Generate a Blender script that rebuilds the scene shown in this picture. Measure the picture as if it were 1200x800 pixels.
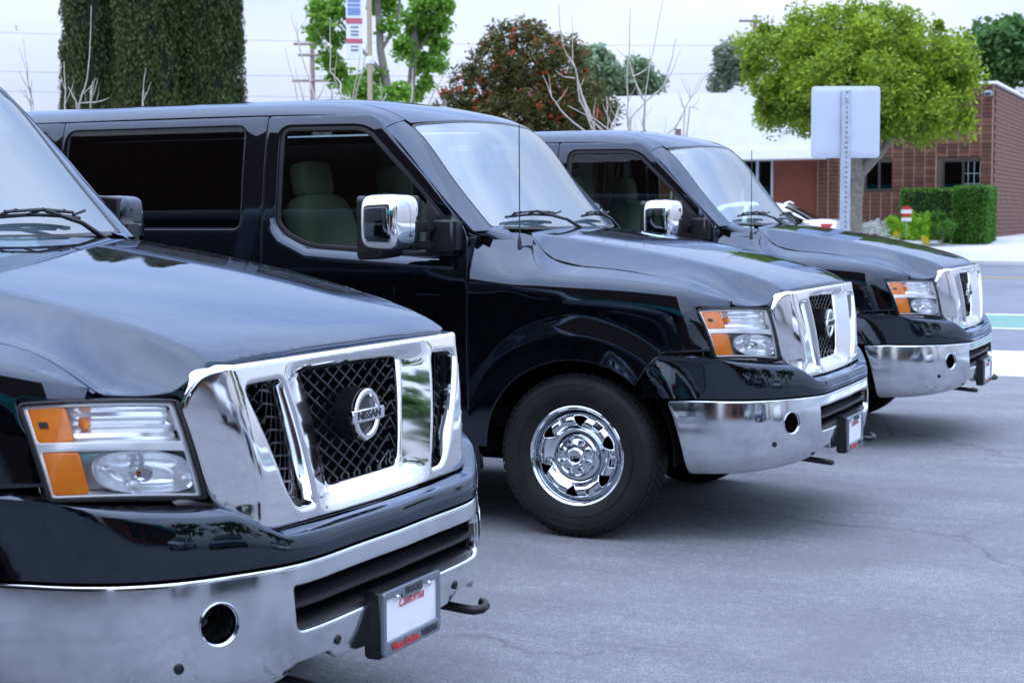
import bpy, bmesh, math, random
import numpy as np
from mathutils import Vector, Matrix
from mathutils.geometry import delaunay_2d_cdt
rad = math.radians
for o in list(bpy.data.objects): bpy.data.objects.remove(o)
scene = bpy.context.scene
COL = scene.collection

# ------------------------------------------------------------------ camera
CAM_H, YAW, PITCH, ROLL, FPX = 1.505765, rad(24.3907), rad(-4.3943), rad(-.1837), 1904.28
FW = Vector((-math.sin(YAW)*math.cos(PITCH), math.cos(YAW)*math.cos(PITCH), math.sin(PITCH)))
_r = Vector((math.cos(YAW), math.sin(YAW), 0)); _u = _r.cross(FW)
RT = _r*math.cos(ROLL)+_u*math.sin(ROLL); UP = _u*math.cos(ROLL)-_r*math.sin(ROLL)
cd = bpy.data.cameras.new('camera'); cam = bpy.data.objects.new('camera', cd); COL.objects.link(cam)
cam.matrix_world = Matrix(((RT.x, UP.x, -FW.x, 0), (RT.y, UP.y, -FW.y, 0), (RT.z, UP.z, -FW.z, CAM_H), (0, 0, 0, 1)))
cd.sensor_width = 36; cd.lens = FPX/1200*36; cd.clip_start = .05; cd.clip_end = 2000
cd.dof.use_dof = True; cd.dof.focus_distance = 5.8; cd.dof.aperture_fstop = 7.1
scene.camera = cam

# ------------------------------------------------------------------ sky, sun, exposure
SUN_EL, SUN_AZ = rad(62), rad(205)      # high sun behind thin cloud
wd = bpy.data.worlds.new('World'); scene.world = wd; wd.use_nodes = True
nt = wd.node_tree; nt.nodes.clear()
wo = nt.nodes.new('ShaderNodeOutputWorld'); bg = nt.nodes.new('ShaderNodeBackground')
sky = nt.nodes.new('ShaderNodeTexSky'); sky.sky_type = 'NISHITA'; sky.sun_disc = False
sky.sun_elevation = SUN_EL; sky.sun_rotation = SUN_AZ; sky.dust_density = 3; sky.air_density = 1.2
tc = nt.nodes.new('ShaderNodeTexCoord'); mp = nt.nodes.new('ShaderNodeMapping'); mp.inputs['Scale'].default_value = (1, 1, 2.6)
nz = nt.nodes.new('ShaderNodeTexNoise'); nz.inputs['Scale'].default_value = 2.1; nz.inputs['Detail'].default_value = 5; nz.inputs['Roughness'].default_value = .5
cr = nt.nodes.new('ShaderNodeValToRGB')
cr.color_ramp.elements[0].position = .36; cr.color_ramp.elements[0].color = (3.9, 4.6, 6.5, 1)
cr.color_ramp.elements[1].position = .62; cr.color_ramp.elements[1].color = (5.8, 6.15, 7.3, 1)
mx = nt.nodes.new('ShaderNodeMix'); mx.data_type = 'RGBA'; mx.inputs[0].default_value = .88
nt.links.new(tc.outputs['Generated'], mp.inputs[0]); nt.links.new(mp.outputs[0], nz.inputs['Vector']); nt.links.new(nz.outputs[0], cr.inputs[0])
# overcast dome: luminance rises towards the zenith (CIE overcast law, 1 + 2 sin of the elevation)
sep = nt.nodes.new('ShaderNodeSeparateXYZ'); nt.links.new(tc.outputs['Generated'], sep.inputs[0])
ov = nt.nodes.new('ShaderNodeMapRange'); ov.inputs[1].default_value = 0; ov.inputs[2].default_value = 1; ov.inputs[3].default_value = 1.0; ov.inputs[4].default_value = 4.9
nt.links.new(sep.outputs[2], ov.inputs[0])
vm = nt.nodes.new('ShaderNodeVectorMath'); vm.operation = 'SCALE'; tn = nt.nodes.new('ShaderNodeValToRGB'); tn.color_ramp.elements[0].color = (1, 1, 1, 1); tn.color_ramp.elements[1].position = .45; tn.color_ramp.elements[1].color = (.84, .92, 1.04, 1)
nt.links.new(sep.outputs[2], tn.inputs[0]); ml = nt.nodes.new('ShaderNodeMix'); ml.data_type = 'RGBA'; ml.blend_type = 'MULTIPLY'; ml.inputs[0].default_value = 1
nt.links.new(cr.outputs[0], ml.inputs[6]); nt.links.new(tn.outputs[0], ml.inputs[7]); nt.links.new(ml.outputs[2], vm.inputs[0]); nt.links.new(ov.outputs[0], vm.inputs['Scale'])
nt.links.new(sky.outputs[0], mx.inputs[6]); nt.links.new(vm.outputs[0], mx.inputs[7]); nt.links.new(mx.outputs[2], bg.inputs[0])
bg.inputs[1].default_value = .095
nt.links.new(bg.outputs[0], wo.inputs[0])
sl = bpy.data.lights.new('sun', 'SUN'); sl.energy = .7; sl.angle = rad(120); sl.color = (1, .985, .96)
so = bpy.data.objects.new('sun', sl); COL.objects.link(so)
sd = Vector((math.sin(SUN_AZ)*math.cos(SUN_EL), math.cos(SUN_AZ)*math.cos(SUN_EL), math.sin(SUN_EL)))
so.rotation_euler = sd.to_track_quat('Z', 'Y').to_euler()
scene.view_settings.view_transform = 'Standard'; scene.view_settings.look = 'None'
scene.view_settings.exposure = 0.5; scene.view_settings.gamma = 1.0; scene.view_settings.use_curve_mapping = False

# ------------------------------------------------------------------ helpers
def tag(o, label=None, cat=None, group=None, kind=None):
    if label: o['label'] = label
    if cat: o['category'] = cat
    if group: o['group'] = group
    if kind: o['kind'] = kind
    return o
def empty(name, loc=(0, 0, 0), rz=0):
    o = bpy.data.objects.new(name, None); COL.objects.link(o); o.location = loc; o.rotation_euler = (0, 0, rz); o.empty_display_size = .2
    return o
def mesh(name, verts, faces, mat=None, parent=None, smooth=True, sharp=38):
    me = bpy.data.meshes.new(name)
    me.from_pydata([tuple(map(float, v)) for v in verts], [], [tuple(map(int, f)) for f in faces]); me.validate(); me.update()
    if smooth:
        me.polygons.foreach_set('use_smooth', [True]*len(me.polygons))
        if sharp: me.set_sharp_from_angle(angle=rad(sharp))
    if mat: me.materials.append(mat)
    o = bpy.data.objects.new(name, me); COL.objects.link(o)
    if parent: o.parent = parent
    return o
class B:
    """collects shapes into one mesh"""
    def __init__(s): s.v = []; s.f = []
    def add(s, v, f):
        n = len(s.v); s.v += [tuple(p) for p in v]; s.f += [tuple(i+n for i in q) for q in f]; return s
    def box(s, c, d, m=None):
        x, y, z = [q/2 for q in d]; P = [(-x, -y, -z), (x, -y, -z), (x, y, -z), (-x, y, -z), (-x, -y, z), (x, -y, z), (x, y, z), (-x, y, z)]
        P = [Vector(p) for p in P]
        if m is not None: P = [m @ p for p in P]
        return s.add([p+Vector(c) for p in P], [(0, 3, 2, 1), (4, 5, 6, 7), (0, 1, 5, 4), (1, 2, 6, 5), (2, 3, 7, 6), (3, 0, 4, 7)])
    def tube(s, pts, r, n=8, cap=True):
        pts = [Vector(p) for p in pts]; rr = r if hasattr(r, '__len__') else [r]*len(pts); V = []; F = []
        ref = None
        for i, p in enumerate(pts):
            t = (pts[min(i+1, len(pts)-1)]-pts[max(i-1, 0)]).normalized()
            if ref is None: ref = Vector((0, 0, 1)) if abs(t.z) < .9 else Vector((1, 0, 0))
            a = t.cross(ref).normalized(); b = a.cross(t); ref = b
            for k in range(n):
                q = 2*math.pi*k/n; V.append(p+(a*math.cos(q)+b*math.sin(q))*rr[i])
        for i in range(len(pts)-1):
            for k in range(n): F.append((i*n+k, i*n+(k+1) % n, (i+1)*n+(k+1) % n, (i+1)*n+k))
        if cap: F.append(tuple(range(n))[::-1]); F.append(tuple((len(pts)-1)*n+k for k in range(n)))
        return s.add(V, F)
    def lathe(s, prof, n=32, axis='y', c=(0, 0, 0), closed=False):
        V = []; F = []; m = len(prof)
        for k in range(n):
            q = 2*math.pi*k/n; cs, sn = math.cos(q), math.sin(q)
            for (r, h) in prof:
                p = {'y': (r*cs, h, r*sn), 'z': (r*cs, r*sn, h), 'x': (h, r*cs, r*sn)}[axis]
                V.append((p[0]+c[0], p[1]+c[1], p[2]+c[2]))
        for k in range(n):
            k2 = (k+1) % n
            for j in range(m if closed else m-1):
                j2 = (j+1) % m; F.append((k*m+j, k2*m+j, k2*m+j2, k*m+j2))
        return s.add(V, F)
    def build(s, name, mat, parent=None, **k): return mesh(name, s.v, s.f, mat, parent, **k)
def fixn(o):
    bm = bmesh.new(); bm.from_mesh(o.data); bmesh.ops.recalc_face_normals(bm, faces=bm.faces); bm.to_mesh(o.data); bm.free(); return o
def bevel(o, w=.01, seg=2, ang=30):
    bm = bmesh.new(); bm.from_mesh(o.data)
    es = [e for e in bm.edges if len(e.link_faces) == 2 and e.calc_face_angle(0) > rad(ang)]
    bmesh.ops.bevel(bm, geom=es, offset=w, segments=seg, affect='EDGES', clamp_overlap=True)
    for f in bm.faces: f.smooth = True
    bm.to_mesh(o.data); bm.free(); o.data.set_sharp_from_angle(angle=rad(45)); return o
def rbox(name, c, d, w, mat, parent=None, m=None, seg=3): return bevel(B().box(c, d, m).build(name, mat, parent), w, seg)
def pillow(name, c, d, mat, parent, m=None, e=.38, n=20):
    V = []; F = []; sg = lambda v, k: math.copysign(abs(v)**k, v)
    for i in range(n+1):
        p = -math.pi/2+math.pi*i/n
        for j in range(2*n):
            t = math.pi*j/n; q = Vector((sg(math.cos(p), e)*sg(math.cos(t), e)*d[0]/2, sg(math.cos(p), e)*sg(math.sin(t), e)*d[1]/2, sg(math.sin(p), e)*d[2]/2)); V.append((m @ q if m is not None else q)+Vector(c))
    for i in range(n):
        for j in range(2*n): F.append((i*2*n+j, i*2*n+(j+1) % (2*n), (i+1)*2*n+(j+1) % (2*n), (i+1)*2*n+j))
    return mesh(name, V, F, mat, parent, True, None)
# natural cubic spline as a basis matrix (linear in the data)
def basis(t, x):
    t = np.asarray(t, float); n = len(t); x = np.atleast_1d(np.asarray(x, float)); h = np.diff(t)
    A = np.zeros((n, n)); R = np.zeros((n, n)); A[0, 0] = A[-1, -1] = 1
    for i in range(1, n-1):
        A[i, i-1] = h[i-1]; A[i, i] = 2*(h[i-1]+h[i]); A[i, i+1] = h[i]
        R[i, i-1] += 6/h[i-1]; R[i, i] -= 6/h[i-1]+6/h[i]; R[i, i+1] += 6/h[i]
    M = np.linalg.solve(A, R)
    xc = np.clip(x, t[0], t[-1]); k = np.clip(np.searchsorted(t, xc)-1, 0, n-2); I = np.eye(n)
    a = (t[k+1]-xc)[:, None]; b = (xc-t[k])[:, None]; hk = h[k][:, None]
    S = M[k]*a**3/(6*hk)+M[k+1]*b**3/(6*hk)+(I[k]/hk-M[k]*hk/6)*a+(I[k+1]/hk-M[k+1]*hk/6)*b
    lo = x < t[0]; hi = x > t[-1]
    if lo.any(): S[lo] += (x[lo]-t[0])[:, None]*((I[1]-I[0])/h[0]-M[1]*h[0]/6)
    if hi.any(): S[hi] += (x[hi]-t[-1])[:, None]*((I[-1]-I[-2])/h[-1]+M[-2]*h[-1]/6)
    return S
def spl(t, y):
    y = np.asarray(y, float)
    return lambda x: basis(t, x) @ y
def lin(t, y): return lambda x: np.interp(x, t, y)
def sm(a, b, x): q = np.clip((x-a)/(b-a), 0, 1); return q*q*(3-2*q)
def net(us, vs, P):
    P = np.asarray(P, float)
    return lambda u, v: np.einsum('ni,nj,ijk->nk', basis(us, u), basis(vs, v), P)
def rpoly(pts, r, n=5):
    """closed polygon with rounded corners"""
    out = []; N = len(pts); rs = r if hasattr(r, '__len__') else [r]*N
    for i in range(N):
        p = np.array(pts[i], float); a = np.array(pts[i-1], float)-p; b = np.array(pts[(i+1) % N], float)-p
        la, lb = np.linalg.norm(a), np.linalg.norm(b); q = min(rs[i], la*.49, lb*.49)
        if q < 1e-4: out.append(p); continue
        A = p+a/la*q; Bq = p+b/lb*q
        for k in range(n+1):
            t = k/n; out.append((1-t)**2*A+2*t*(1-t)*p+t*t*Bq)
    return out
def resample(poly, step, closed=True):
    out = []; N = len(poly)
    for i in range(N if closed else N-1):
        a = np.array(poly[i], float); b = np.array(poly[(i+1) % N], float); m = max(1, int(np.ceil(np.linalg.norm(b-a)/step)))
        for k in range(m): out.append(a+(b-a)*k/m)
    if not closed: out.append(np.array(poly[-1], float))
    return np.array(out)
def inside(P, poly):
    x, y = P[:, 0], P[:, 1]; c = np.zeros(len(P), bool); q = np.asarray(poly); j = len(q)-1
    for i in range(len(q)):
        xi, yi = q[i]; xj, yj = q[j]
        if yi != yj: c ^= ((yi > y) != (yj > y)) & (x < (xj-xi)*(y-yi)/(yj-yi)+xi)
        j = i
    return c
def offpoly(poly, d):
    """move a closed polygon inward by d"""
    P = np.array(poly, float); a = np.roll(P, 1, 0); b = np.roll(P, -1, 0); ar = (P[:, 0]*b[:, 1]-b[:, 0]*P[:, 1]).sum()
    t1 = P-a; t2 = b-P; t1 /= np.linalg.norm(t1, axis=1)[:, None]+1e-9; t2 /= np.linalg.norm(t2, axis=1)[:, None]+1e-9
    n1 = np.stack([-t1[:, 1], t1[:, 0]], 1); n2 = np.stack([-t2[:, 1], t2[:, 0]], 1); n = n1+n2; n /= np.maximum((n*n).sum(1), .6)[:, None]; n *= 2
    return [p for p in P+n*d*(.5*2 if ar > 0 else -1)]
def panel(name, outline, holes, f, step, mat, parent=None, out=(0, 0, 1), thick=.014, roll=0, bstep=None, sharp=40, stepv=None, back=None):
    """sheet bounded by a 2D outline with holes, laid on the surface f(u,v), its edges turned in"""
    bs = bstep or step; loops = [resample(outline, bs)]+[resample(h, bs) for h in holes]; sv = stepv or step
    V = []; E = []
    for L in loops:
        n0 = len(V); V += [tuple(p) for p in L]; E += [(n0+i, n0+(i+1) % len(L)) for i in range(len(L))]
    L0 = loops[0]; lo, hi = L0.min(0), L0.max(0)
    gx, gy = np.meshgrid(np.arange(lo[0]+step*.5, hi[0], step), np.arange(lo[1]+sv*.5, hi[1], sv)); G = np.stack([gx.ravel(), gy.ravel()], 1)
    keep = inside(G, L0)
    for h in loops[1:]: keep &= ~inside(G, h)
    G = G[keep]
    sup = []
    if roll or thick:
        for li, L in enumerate(loops):
            d_ = bs*.4; Q = np.array(offpoly(L, d_ if li == 0 else -d_)); ok = inside(Q, L0)
            for h in loops[1:]: ok &= ~inside(Q, h)
            Q = Q[ok]
            for M_ in loops:
                if len(Q): Q = Q[np.sqrt((((Q[:, None]-M_[None])**2).sum(2))).min(1) > d_*.8]
            if len(Q): sup.append(Q)
    if len(G):
        BP = np.concatenate(loops+sup); d = np.full(len(G), 9.)
        for i in range(0, len(BP), 200): d = np.minimum(d, np.sqrt((((G[:, None]-BP[None, i:i+200])/[step, sv])**2).sum(2)).min(1))
        G = G[d > .45]
    V += [tuple(p) for p in G]
    for Q in sup: V += [tuple(p) for p in Q]
    ov, oe, of, *_ = delaunay_2d_cdt([Vector(p) for p in V], E, [], 0, 1e-6)
    P2 = np.array([tuple(p) for p in ov]); T = np.array([t for t in of])
    C = P2[T].mean(1); k = inside(C, L0)
    for h in loops[1:]: k &= ~inside(C, h)
    T = T[k]
    P = np.asarray(f(P2[:, 0], P2[:, 1]), float)
    nrm = np.cross(P[T[:, 1]]-P[T[:, 0]], P[T[:, 2]]-P[T[:, 0]])
    o_ = np.array(out, float)
    if (nrm @ o_).sum() < 0: T = T[:, ::-1]; nrm = -nrm
    vn = np.zeros_like(P)
    for j in range(3): np.add.at(vn, T[:, j], nrm)
    vn /= np.linalg.norm(vn, axis=1)[:, None]+1e-12
    cnt = {}
    for t in T:
        for a, b in ((t[0], t[1]), (t[1], t[2]), (t[2], t[0])): cnt[(a, b)] = 1
    be = [(a, b) for (a, b) in cnt if (b, a) not in cnt]
    nxt = {a: b for a, b in be}; prv = {b: a for a, b in be}
    verts = list(P); faces = [tuple(t) for t in T]; bd = np.array(back, float) if back is not None else None
    def ring(off):
        ids = {}
        for a in nxt: ids[a] = len(verts); verts.append(off(a))
        return ids
    def odir(a):
        t = P[nxt[a]]-P[prv.get(a, a)]; t /= np.linalg.norm(t)+1e-12; return np.cross(t, vn[a])
    prev = {a: a for a in nxt}; rings = []
    if roll:
        for q in (30, 60, 90):
            s, c = math.sin(rad(q)), math.cos(rad(q)); rings.append(lambda a, s=s, c=c: P[a]+odir(a)*roll*s-vn[a]*roll*(1-c))
    if thick: rings.append(lambda a: P[a]+(odir(a)*roll if roll else 0)+(bd*thick if bd is not None else -vn[a]*(thick+roll)))
    for off in rings:
        ids = ring(off)
        for a, b in be:
            if a in prev and b in prev: faces.append((prev[b], prev[a], ids[a], ids[b]))
        prev = ids
    used = set(i for q in faces for i in q); mp_ = {}; vv = []
    for i in sorted(used): mp_[i] = len(vv); vv.append(verts[i])
    return mesh(name, vv, [tuple(mp_[i] for i in q) for q in faces], mat, parent, True, sharp)
def text_mesh(name, s, size, mat, parent, M, extrude=.0008, align='CENTER', shear=0, sx=1, bold=0):
    c = bpy.data.curves.new(name, 'FONT'); c.body = s; c.size = size; c.align_x = align; c.align_y = 'CENTER'; c.extrude = extrude; c.shear = shear; c.offset = bold; c.resolution_u = 3
    t = bpy.data.objects.new(name, c); COL.objects.link(t); bpy.context.view_layer.update()
    me = bpy.data.meshes.new_from_object(t); bpy.data.objects.remove(t)
    me.transform(Matrix.Diagonal((sx, 1, 1, 1))); me.transform(M); me.materials.clear(); me.materials.append(mat); me.name = name
    o = bpy.data.objects.new(name, me); COL.objects.link(o); o.parent = parent
    return o
def copy_tree(o, parent=None):
    c = o.copy(); COL.objects.link(c)
    if parent: c.parent = parent
    for ch in o.children: copy_tree(ch, c)
    return c

# ------------------------------------------------------------------ materials
MATS = {}
def pbr(name, col, rough=.5, metal=0, coat=0, ior=1.5, noise=None, bump=None, spec=.5, emit=None, rvar=None, trans=0):
    """noise=(scale, colour2, lo, hi)  bump=(scale, strength, dist)  rvar=(scale, amount)"""
    m = bpy.data.materials.new(name); m.use_nodes = True; n = m.node_tree; p = n.nodes['Principled BSDF']; MATS[name] = m
    p.inputs['Base Color'].default_value = (*col, 1); p.inputs['Roughness'].default_value = rough; p.inputs['Metallic'].default_value = metal
    p.inputs['IOR'].default_value = ior; p.inputs['Specular IOR Level'].default_value = spec
    p.inputs['Coat Weight'].default_value = coat; p.inputs['Coat Roughness'].default_value = .03
    if trans: p.inputs['Transmission Weight'].default_value = trans
    t = n.nodes.new('ShaderNodeTexCoord')
    def ns(scale, detail=4):
        q = n.nodes.new('ShaderNodeTexNoise'); q.inputs['Scale'].default_value = scale; q.inputs['Detail'].default_value = detail; n.links.new(t.outputs['Object'], q.inputs['Vector']); return q
    if noise:
        q = ns(noise[0]); r = n.nodes.new('ShaderNodeValToRGB'); r.color_ramp.elements[0].position = noise[2]; r.color_ramp.elements[1].position = noise[3]
        r.color_ramp.elements[0].color = (*col, 1); r.color_ramp.elements[1].color = (*noise[1], 1)
        n.links.new(q.outputs[0], r.inputs[0]); n.links.new(r.outputs[0], p.inputs['Base Color'])
    if rvar:
        q = ns(rvar[0], 6); mr = n.nodes.new('ShaderNodeMapRange'); mr.inputs[1].default_value = .35; mr.inputs[2].default_value = .7; mr.inputs[3].default_value = rough; mr.inputs[4].default_value = rough+rvar[1]
        n.links.new(q.outputs[0], mr.inputs[0]); n.links.new(mr.outputs[0], p.inputs['Roughness'])
    if bump:
        q = ns(bump[0], 6); b = n.nodes.new('ShaderNodeBump'); b.inputs['Strength'].default_value = bump[1]; b.inputs['Distance'].default_value = bump[2]
        n.links.new(q.outputs[0], b.inputs['Height']); n.links.new(b.outputs[0], p.inputs['Normal'])
    return m
def glass(name, tint, rough=.0, ior=1.5, haze=0, hcol=(.6, .7, .8)):
    """thin automotive glass: tinted see-through plus a mirror layer by Fresnel, optional pale film standing in for sky sheen"""
    m = bpy.data.materials.new(name); m.use_nodes = True; n = m.node_tree; n.nodes.clear(); MATS[name] = m
    o = n.nodes.new('ShaderNodeOutputMaterial'); t = n.nodes.new('ShaderNodeBsdfTransparent'); t.inputs[0].default_value = (*tint, 1)
    g = n.nodes.new('ShaderNodeBsdfGlossy'); g.inputs['Roughness'].default_value = rough; f = n.nodes.new('ShaderNodeFresnel'); f.inputs[0].default_value = ior
    x = n.nodes.new('ShaderNodeMixShader'); src = t
    if haze:
        d = n.nodes.new('ShaderNodeBsdfDiffuse'); d.inputs[0].default_value = (*hcol, 1); y = n.nodes.new('ShaderNodeMixShader'); y.inputs[0].default_value = haze
        n.links.new(t.outputs[0], y.inputs[1]); n.links.new(d.outputs[0], y.inputs[2]); src = y
    n.links.new(f.outputs[0], x.inputs[0]); n.links.new(src.outputs[0], x.inputs[1]); n.links.new(g.outputs[0], x.inputs[2]); n.links.new(x.outputs[0], o.inputs[0])
    return m
def car_paint(name, base, tint, ior, rough):
    """blue-black pearl: near-black base under a clear coat whose mirror layer leans blue"""
    m = bpy.data.materials.new(name); m.use_nodes = True; n = m.node_tree; n.nodes.clear(); L = n.links.new; MATS[name] = m
    o = n.nodes.new('ShaderNodeOutputMaterial'); d = n.nodes.new('ShaderNodeBsdfDiffuse'); d.inputs[0].default_value = (*base, 1)
    g = n.nodes.new('ShaderNodeBsdfGlossy'); g.inputs[0].default_value = (*tint, 1); f = n.nodes.new('ShaderNodeFresnel'); f.inputs[0].default_value = ior
    t = n.nodes.new('ShaderNodeTexCoord'); q = n.nodes.new('ShaderNodeTexNoise'); q.inputs['Scale'].default_value = 3; q.inputs['Detail'].default_value = 5; L(t.outputs['Object'], q.inputs['Vector'])
    r = n.nodes.new('ShaderNodeMapRange'); r.inputs[1].default_value = .4; r.inputs[2].default_value = .7; r.inputs[3].default_value = rough; r.inputs[4].default_value = rough+.05; L(q.outputs[0], r.inputs[0]); L(r.outputs[0], g.inputs['Roughness'])
    q2 = n.nodes.new('ShaderNodeTexNoise'); q2.inputs['Scale'].default_value = 2.4; q2.inputs['Detail'].default_value = 3; L(t.outputs['Object'], q2.inputs['Vector'])
    bp = n.nodes.new('ShaderNodeBump'); bp.inputs['Strength'].default_value = .014; bp.inputs['Distance'].default_value = .02; L(q2.outputs[0], bp.inputs['Height']); L(bp.outputs[0], g.inputs['Normal']); L(bp.outputs[0], f.inputs['Normal'])
    x = n.nodes.new('ShaderNodeMixShader'); L(f.outputs[0], x.inputs[0]); L(d.outputs[0], x.inputs[1]); L(g.outputs[0], x.inputs[2])
    # thin film of dust and dried water spots on upward faces
    ge = n.nodes.new('ShaderNodeNewGeometry'); sx = n.nodes.new('ShaderNodeSeparateXYZ'); L(ge.outputs['Normal'], sx.inputs[0]); up = n.nodes.new('ShaderNodeMapRange'); up.inputs[1].default_value = .45; up.inputs[2].default_value = 1; up.inputs[3].default_value = .004; up.inputs[4].default_value = .06; L(sx.outputs[2], up.inputs[0])
    q3 = n.nodes.new('ShaderNodeTexNoise'); q3.inputs['Scale'].default_value = 42; q3.inputs['Detail'].default_value = 6; q3.inputs['Roughness'].default_value = .7; L(t.outputs['Object'], q3.inputs['Vector'])
    r3 = n.nodes.new('ShaderNodeMapRange'); r3.inputs[1].default_value = .42; r3.inputs[2].default_value = .7; L(q3.outputs[0], r3.inputs[0]); mu = n.nodes.new('ShaderNodeMath'); mu.operation = 'MULTIPLY'; L(up.outputs[0], mu.inputs[0]); L(r3.outputs[0], mu.inputs[1])
    du = n.nodes.new('ShaderNodeBsdfDiffuse'); du.inputs[0].default_value = (.42, .43, .45, 1); y = n.nodes.new('ShaderNodeMixShader'); L(mu.outputs[0], y.inputs[0]); L(x.outputs[0], y.inputs[1]); L(du.outputs[0], y.inputs[2]); L(y.outputs[0], o.inputs[0]); return m
PAINT = car_paint('black_paint', (.0012, .0013, .002), (.72, .83, 1.0), 1.80, .016)  # blue of the reflected sky is put into the mirror tint
CHROME = pbr('chrome', (.78, .79, .80), .035, 1, rvar=(6, .03))
BCHROME = pbr('bumper_chrome', (.68, .71, .74), .045, 1, rvar=(5, .11), bump=(4, .05, .02), noise=(6, (.52, .55, .58), .45, .75))
WCHROME = pbr('wheel_chrome', (.72, .76, .8), .06, 1)
RUBBER = pbr('tyre_rubber', (.006, .006, .006), .7, bump=(60, .15, .002), noise=(9, (.012, .012, .011), .4, .7), spec=.3)
PLASTIC = pbr('black_plastic', (.006, .006, .007), .45, bump=(90, .1, .001))
DARK = pbr('dark_void', (.002, .002, .002), .9, spec=.1)
GRILLE = pbr('grille_mesh_black', (.01, .01, .011), .28)
SEAT = pbr('seat_cloth', (.52, .50, .40), .9, bump=(200, .3, .002))
DASH = pbr('dash_plastic', (.34, .36, .37), .55)
CABIN = pbr('cabin_trim', (.05, .05, .048), .8)
WSG = glass('windshield_glass', (.80, .90, .90), .0, 3.1, .13, (.50, .80, .97))  # pale blue haze colour stands in for sky reflected in the windshield
SIDEG = glass('door_glass', (.50, .63, .55), .0, 1.46)
PRIV = glass('privacy_glass', (.02, .02, .022), .0, 1.45)
LENS = glass('lamp_lens', (.96, .97, .98), .0, 1.3)
REFL = pbr('lamp_reflector', (.90, .92, .94), .14, .6)
LAMPW = pbr('lamp_silver', (.88, .90, .92), .2, .35)
AMBER = pbr('amber_reflector', (.95, .19, .001), .3, coat=.3, noise=(26, (1, .30, .004), .3, .7))
WHITE = pbr('white_enamel', (.78, .79, .80), .4)
RED = pbr('red_ink', (.55, .03, .03), .5)
BLACKINK = pbr('black_ink', (.02, .02, .025), .5)
FRAME = pbr('plate_frame', (.22, .25, .29), .25, .6)
# ------------------------------------------------------------------ the van (x forward from the grille, y to its left, z up)
prof = spl([.28, .45, .7, 1.0, 1.2, 1.4, 1.6, 1.8, 1.92, 2.0, 2.04], [.945, .978, .996, 1.004, 1.0, .985, .964, .940, .921, .902, .885])
def side(sg, off=0.0):
    def f(x, z):
        w = prof(z)-.05*sm(-5.2, -6.0, x)+off
        return np.stack([x, sg*w, z], 1)
    return f
# greenhouse: hoops across roof and windshield
GU = [0, 1.95, 3.25, 3.65, 3.94, 4.20, 4.57, 4.93]
GV = [0, .25, .5, .7, .82, .92, 1]
def hoop(xc, zc, xe, ze, kind):
    we = float(prof(np.array([ze]))[0])-.012; R = []
    if kind == 'r': W = [0, .27, .53, .74, .87, .955, 1]; Z = [0, .02, .08, .19, .36, .60, 1]; X = [0, .06, .24, .5, .7, .84, 1]
    else: W = [0, .27, .53, .74, .85, .93, 1]; Z = [0, .04, .16, .35, .5, .7, 1]; X = [0, .06, .24, .5, .7, .84, 1]
    return [(xc+(xe-xc)*X[j], we*W[j], zc+(ze-zc)*Z[j]) for j in range(7)]
_g = net(GU, GV, [hoop(-5.95, 2.12, -5.95, 2.012, 'r'), hoop(-4, 2.13, -4, 2.018, 'r'), hoop(-2.7, 2.13, -2.7, 2.018, 'r'), hoop(-2.3, 2.118, -2.34, 2.010, 'r'),
                  hoop(-2.02, 2.075, -2.16, 1.985, 'r'), hoop(-1.80, 1.998, -2.0, 1.91, 'w'), hoop(-1.58, 1.735, -1.779, 1.69, 'w'), hoop(-1.358, 1.45, -1.526, 1.44, 'w')])
def green(off=0):
    def f(u, v):
        P = _g(u, np.abs(v)); P[:, 1] *= np.where(v < 0, -1, 1)
        if off:
            e = 1e-3; a = _g(u+e, np.abs(v))-_g(u-e, np.abs(v)); b = _g(u, np.abs(v)+e)-_g(u, np.abs(v)-e); n = np.cross(a, b); n /= np.linalg.norm(n, axis=1)[:, None]
            n *= np.where(n[:, 2] < 0, -1, 1)[:, None]; n[:, 1] *= np.where(v < 0, -1, 1); P = P+n*off
        return P
    return f
# fender
FX = [-1.57, -1.4, -1.28, -1.215, -1.15, -.9, -.6, -.42, -.30]
FQ = [.25, .5, .75, 1.0, 1.1, 1.16, 1.25, 1.35]
tap_lo = spl([-1.57, -1.2, -.9, -.6, -.42, -.30], [0, 0, .002, .009, .019, .032])
tap_hi = spl([-1.57, -1.2, -.9, -.6, -.42, -.33, -.26], [0, 0, .002, .013, .042, .083, .126])
def pw(x, z): k = min(1, max(0, (z-.87)/.21)); X = np.array([x]); return float(prof(np.array([z]))[0]-(1-k)*tap_lo(X)[0]-k*tap_hi(X)[0])
fzc = [1.236, 1.222, 1.212, 1.209, 1.205, 1.192, 1.168, 1.132, 1.102]
ftop = [(.85, 1.462), (.79, 1.430), (.795, 1.398), (.835, 1.338), (.860, 1.300), (.872, 1.262), (.872, 1.222), (.868, 1.182), (.858, 1.116)]
fmid = {0: (.945, 1.345), 1: (.895, 1.335), 2: (.888, 1.306)}
rows = []
for i, (x, zc, (wt, zt)) in enumerate(zip(FX, fzc, ftop)):
    wc = pw(x, zc)-.012; mid = fmid.get(i, (.5*(wc+wt)+.008, .5*(zc+zt)+.008))
    rows.append([(x, pw(x, .25), .25), (x, pw(x, .5), .5), (x, pw(x, .75), .75), (x, pw(x, 1.0), 1.0), (x, pw(x, zc-.07), zc-.07), (x, wc, zc), (x, *mid), (x, wt, zt)])
_f = net(FX, FQ, rows)
WX, WZ, WR = -.992, .40, .450
def qz(x, z):
    q = np.linspace(.9, 1.3, 300); P = _f(np.full(300, x), q); return float(q[np.argmax(P[:, 2] >= z)])
def flare(x, z): r = np.hypot(x-WX, z-WZ); return .024*(1-sm(.54, .655, r))
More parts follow.
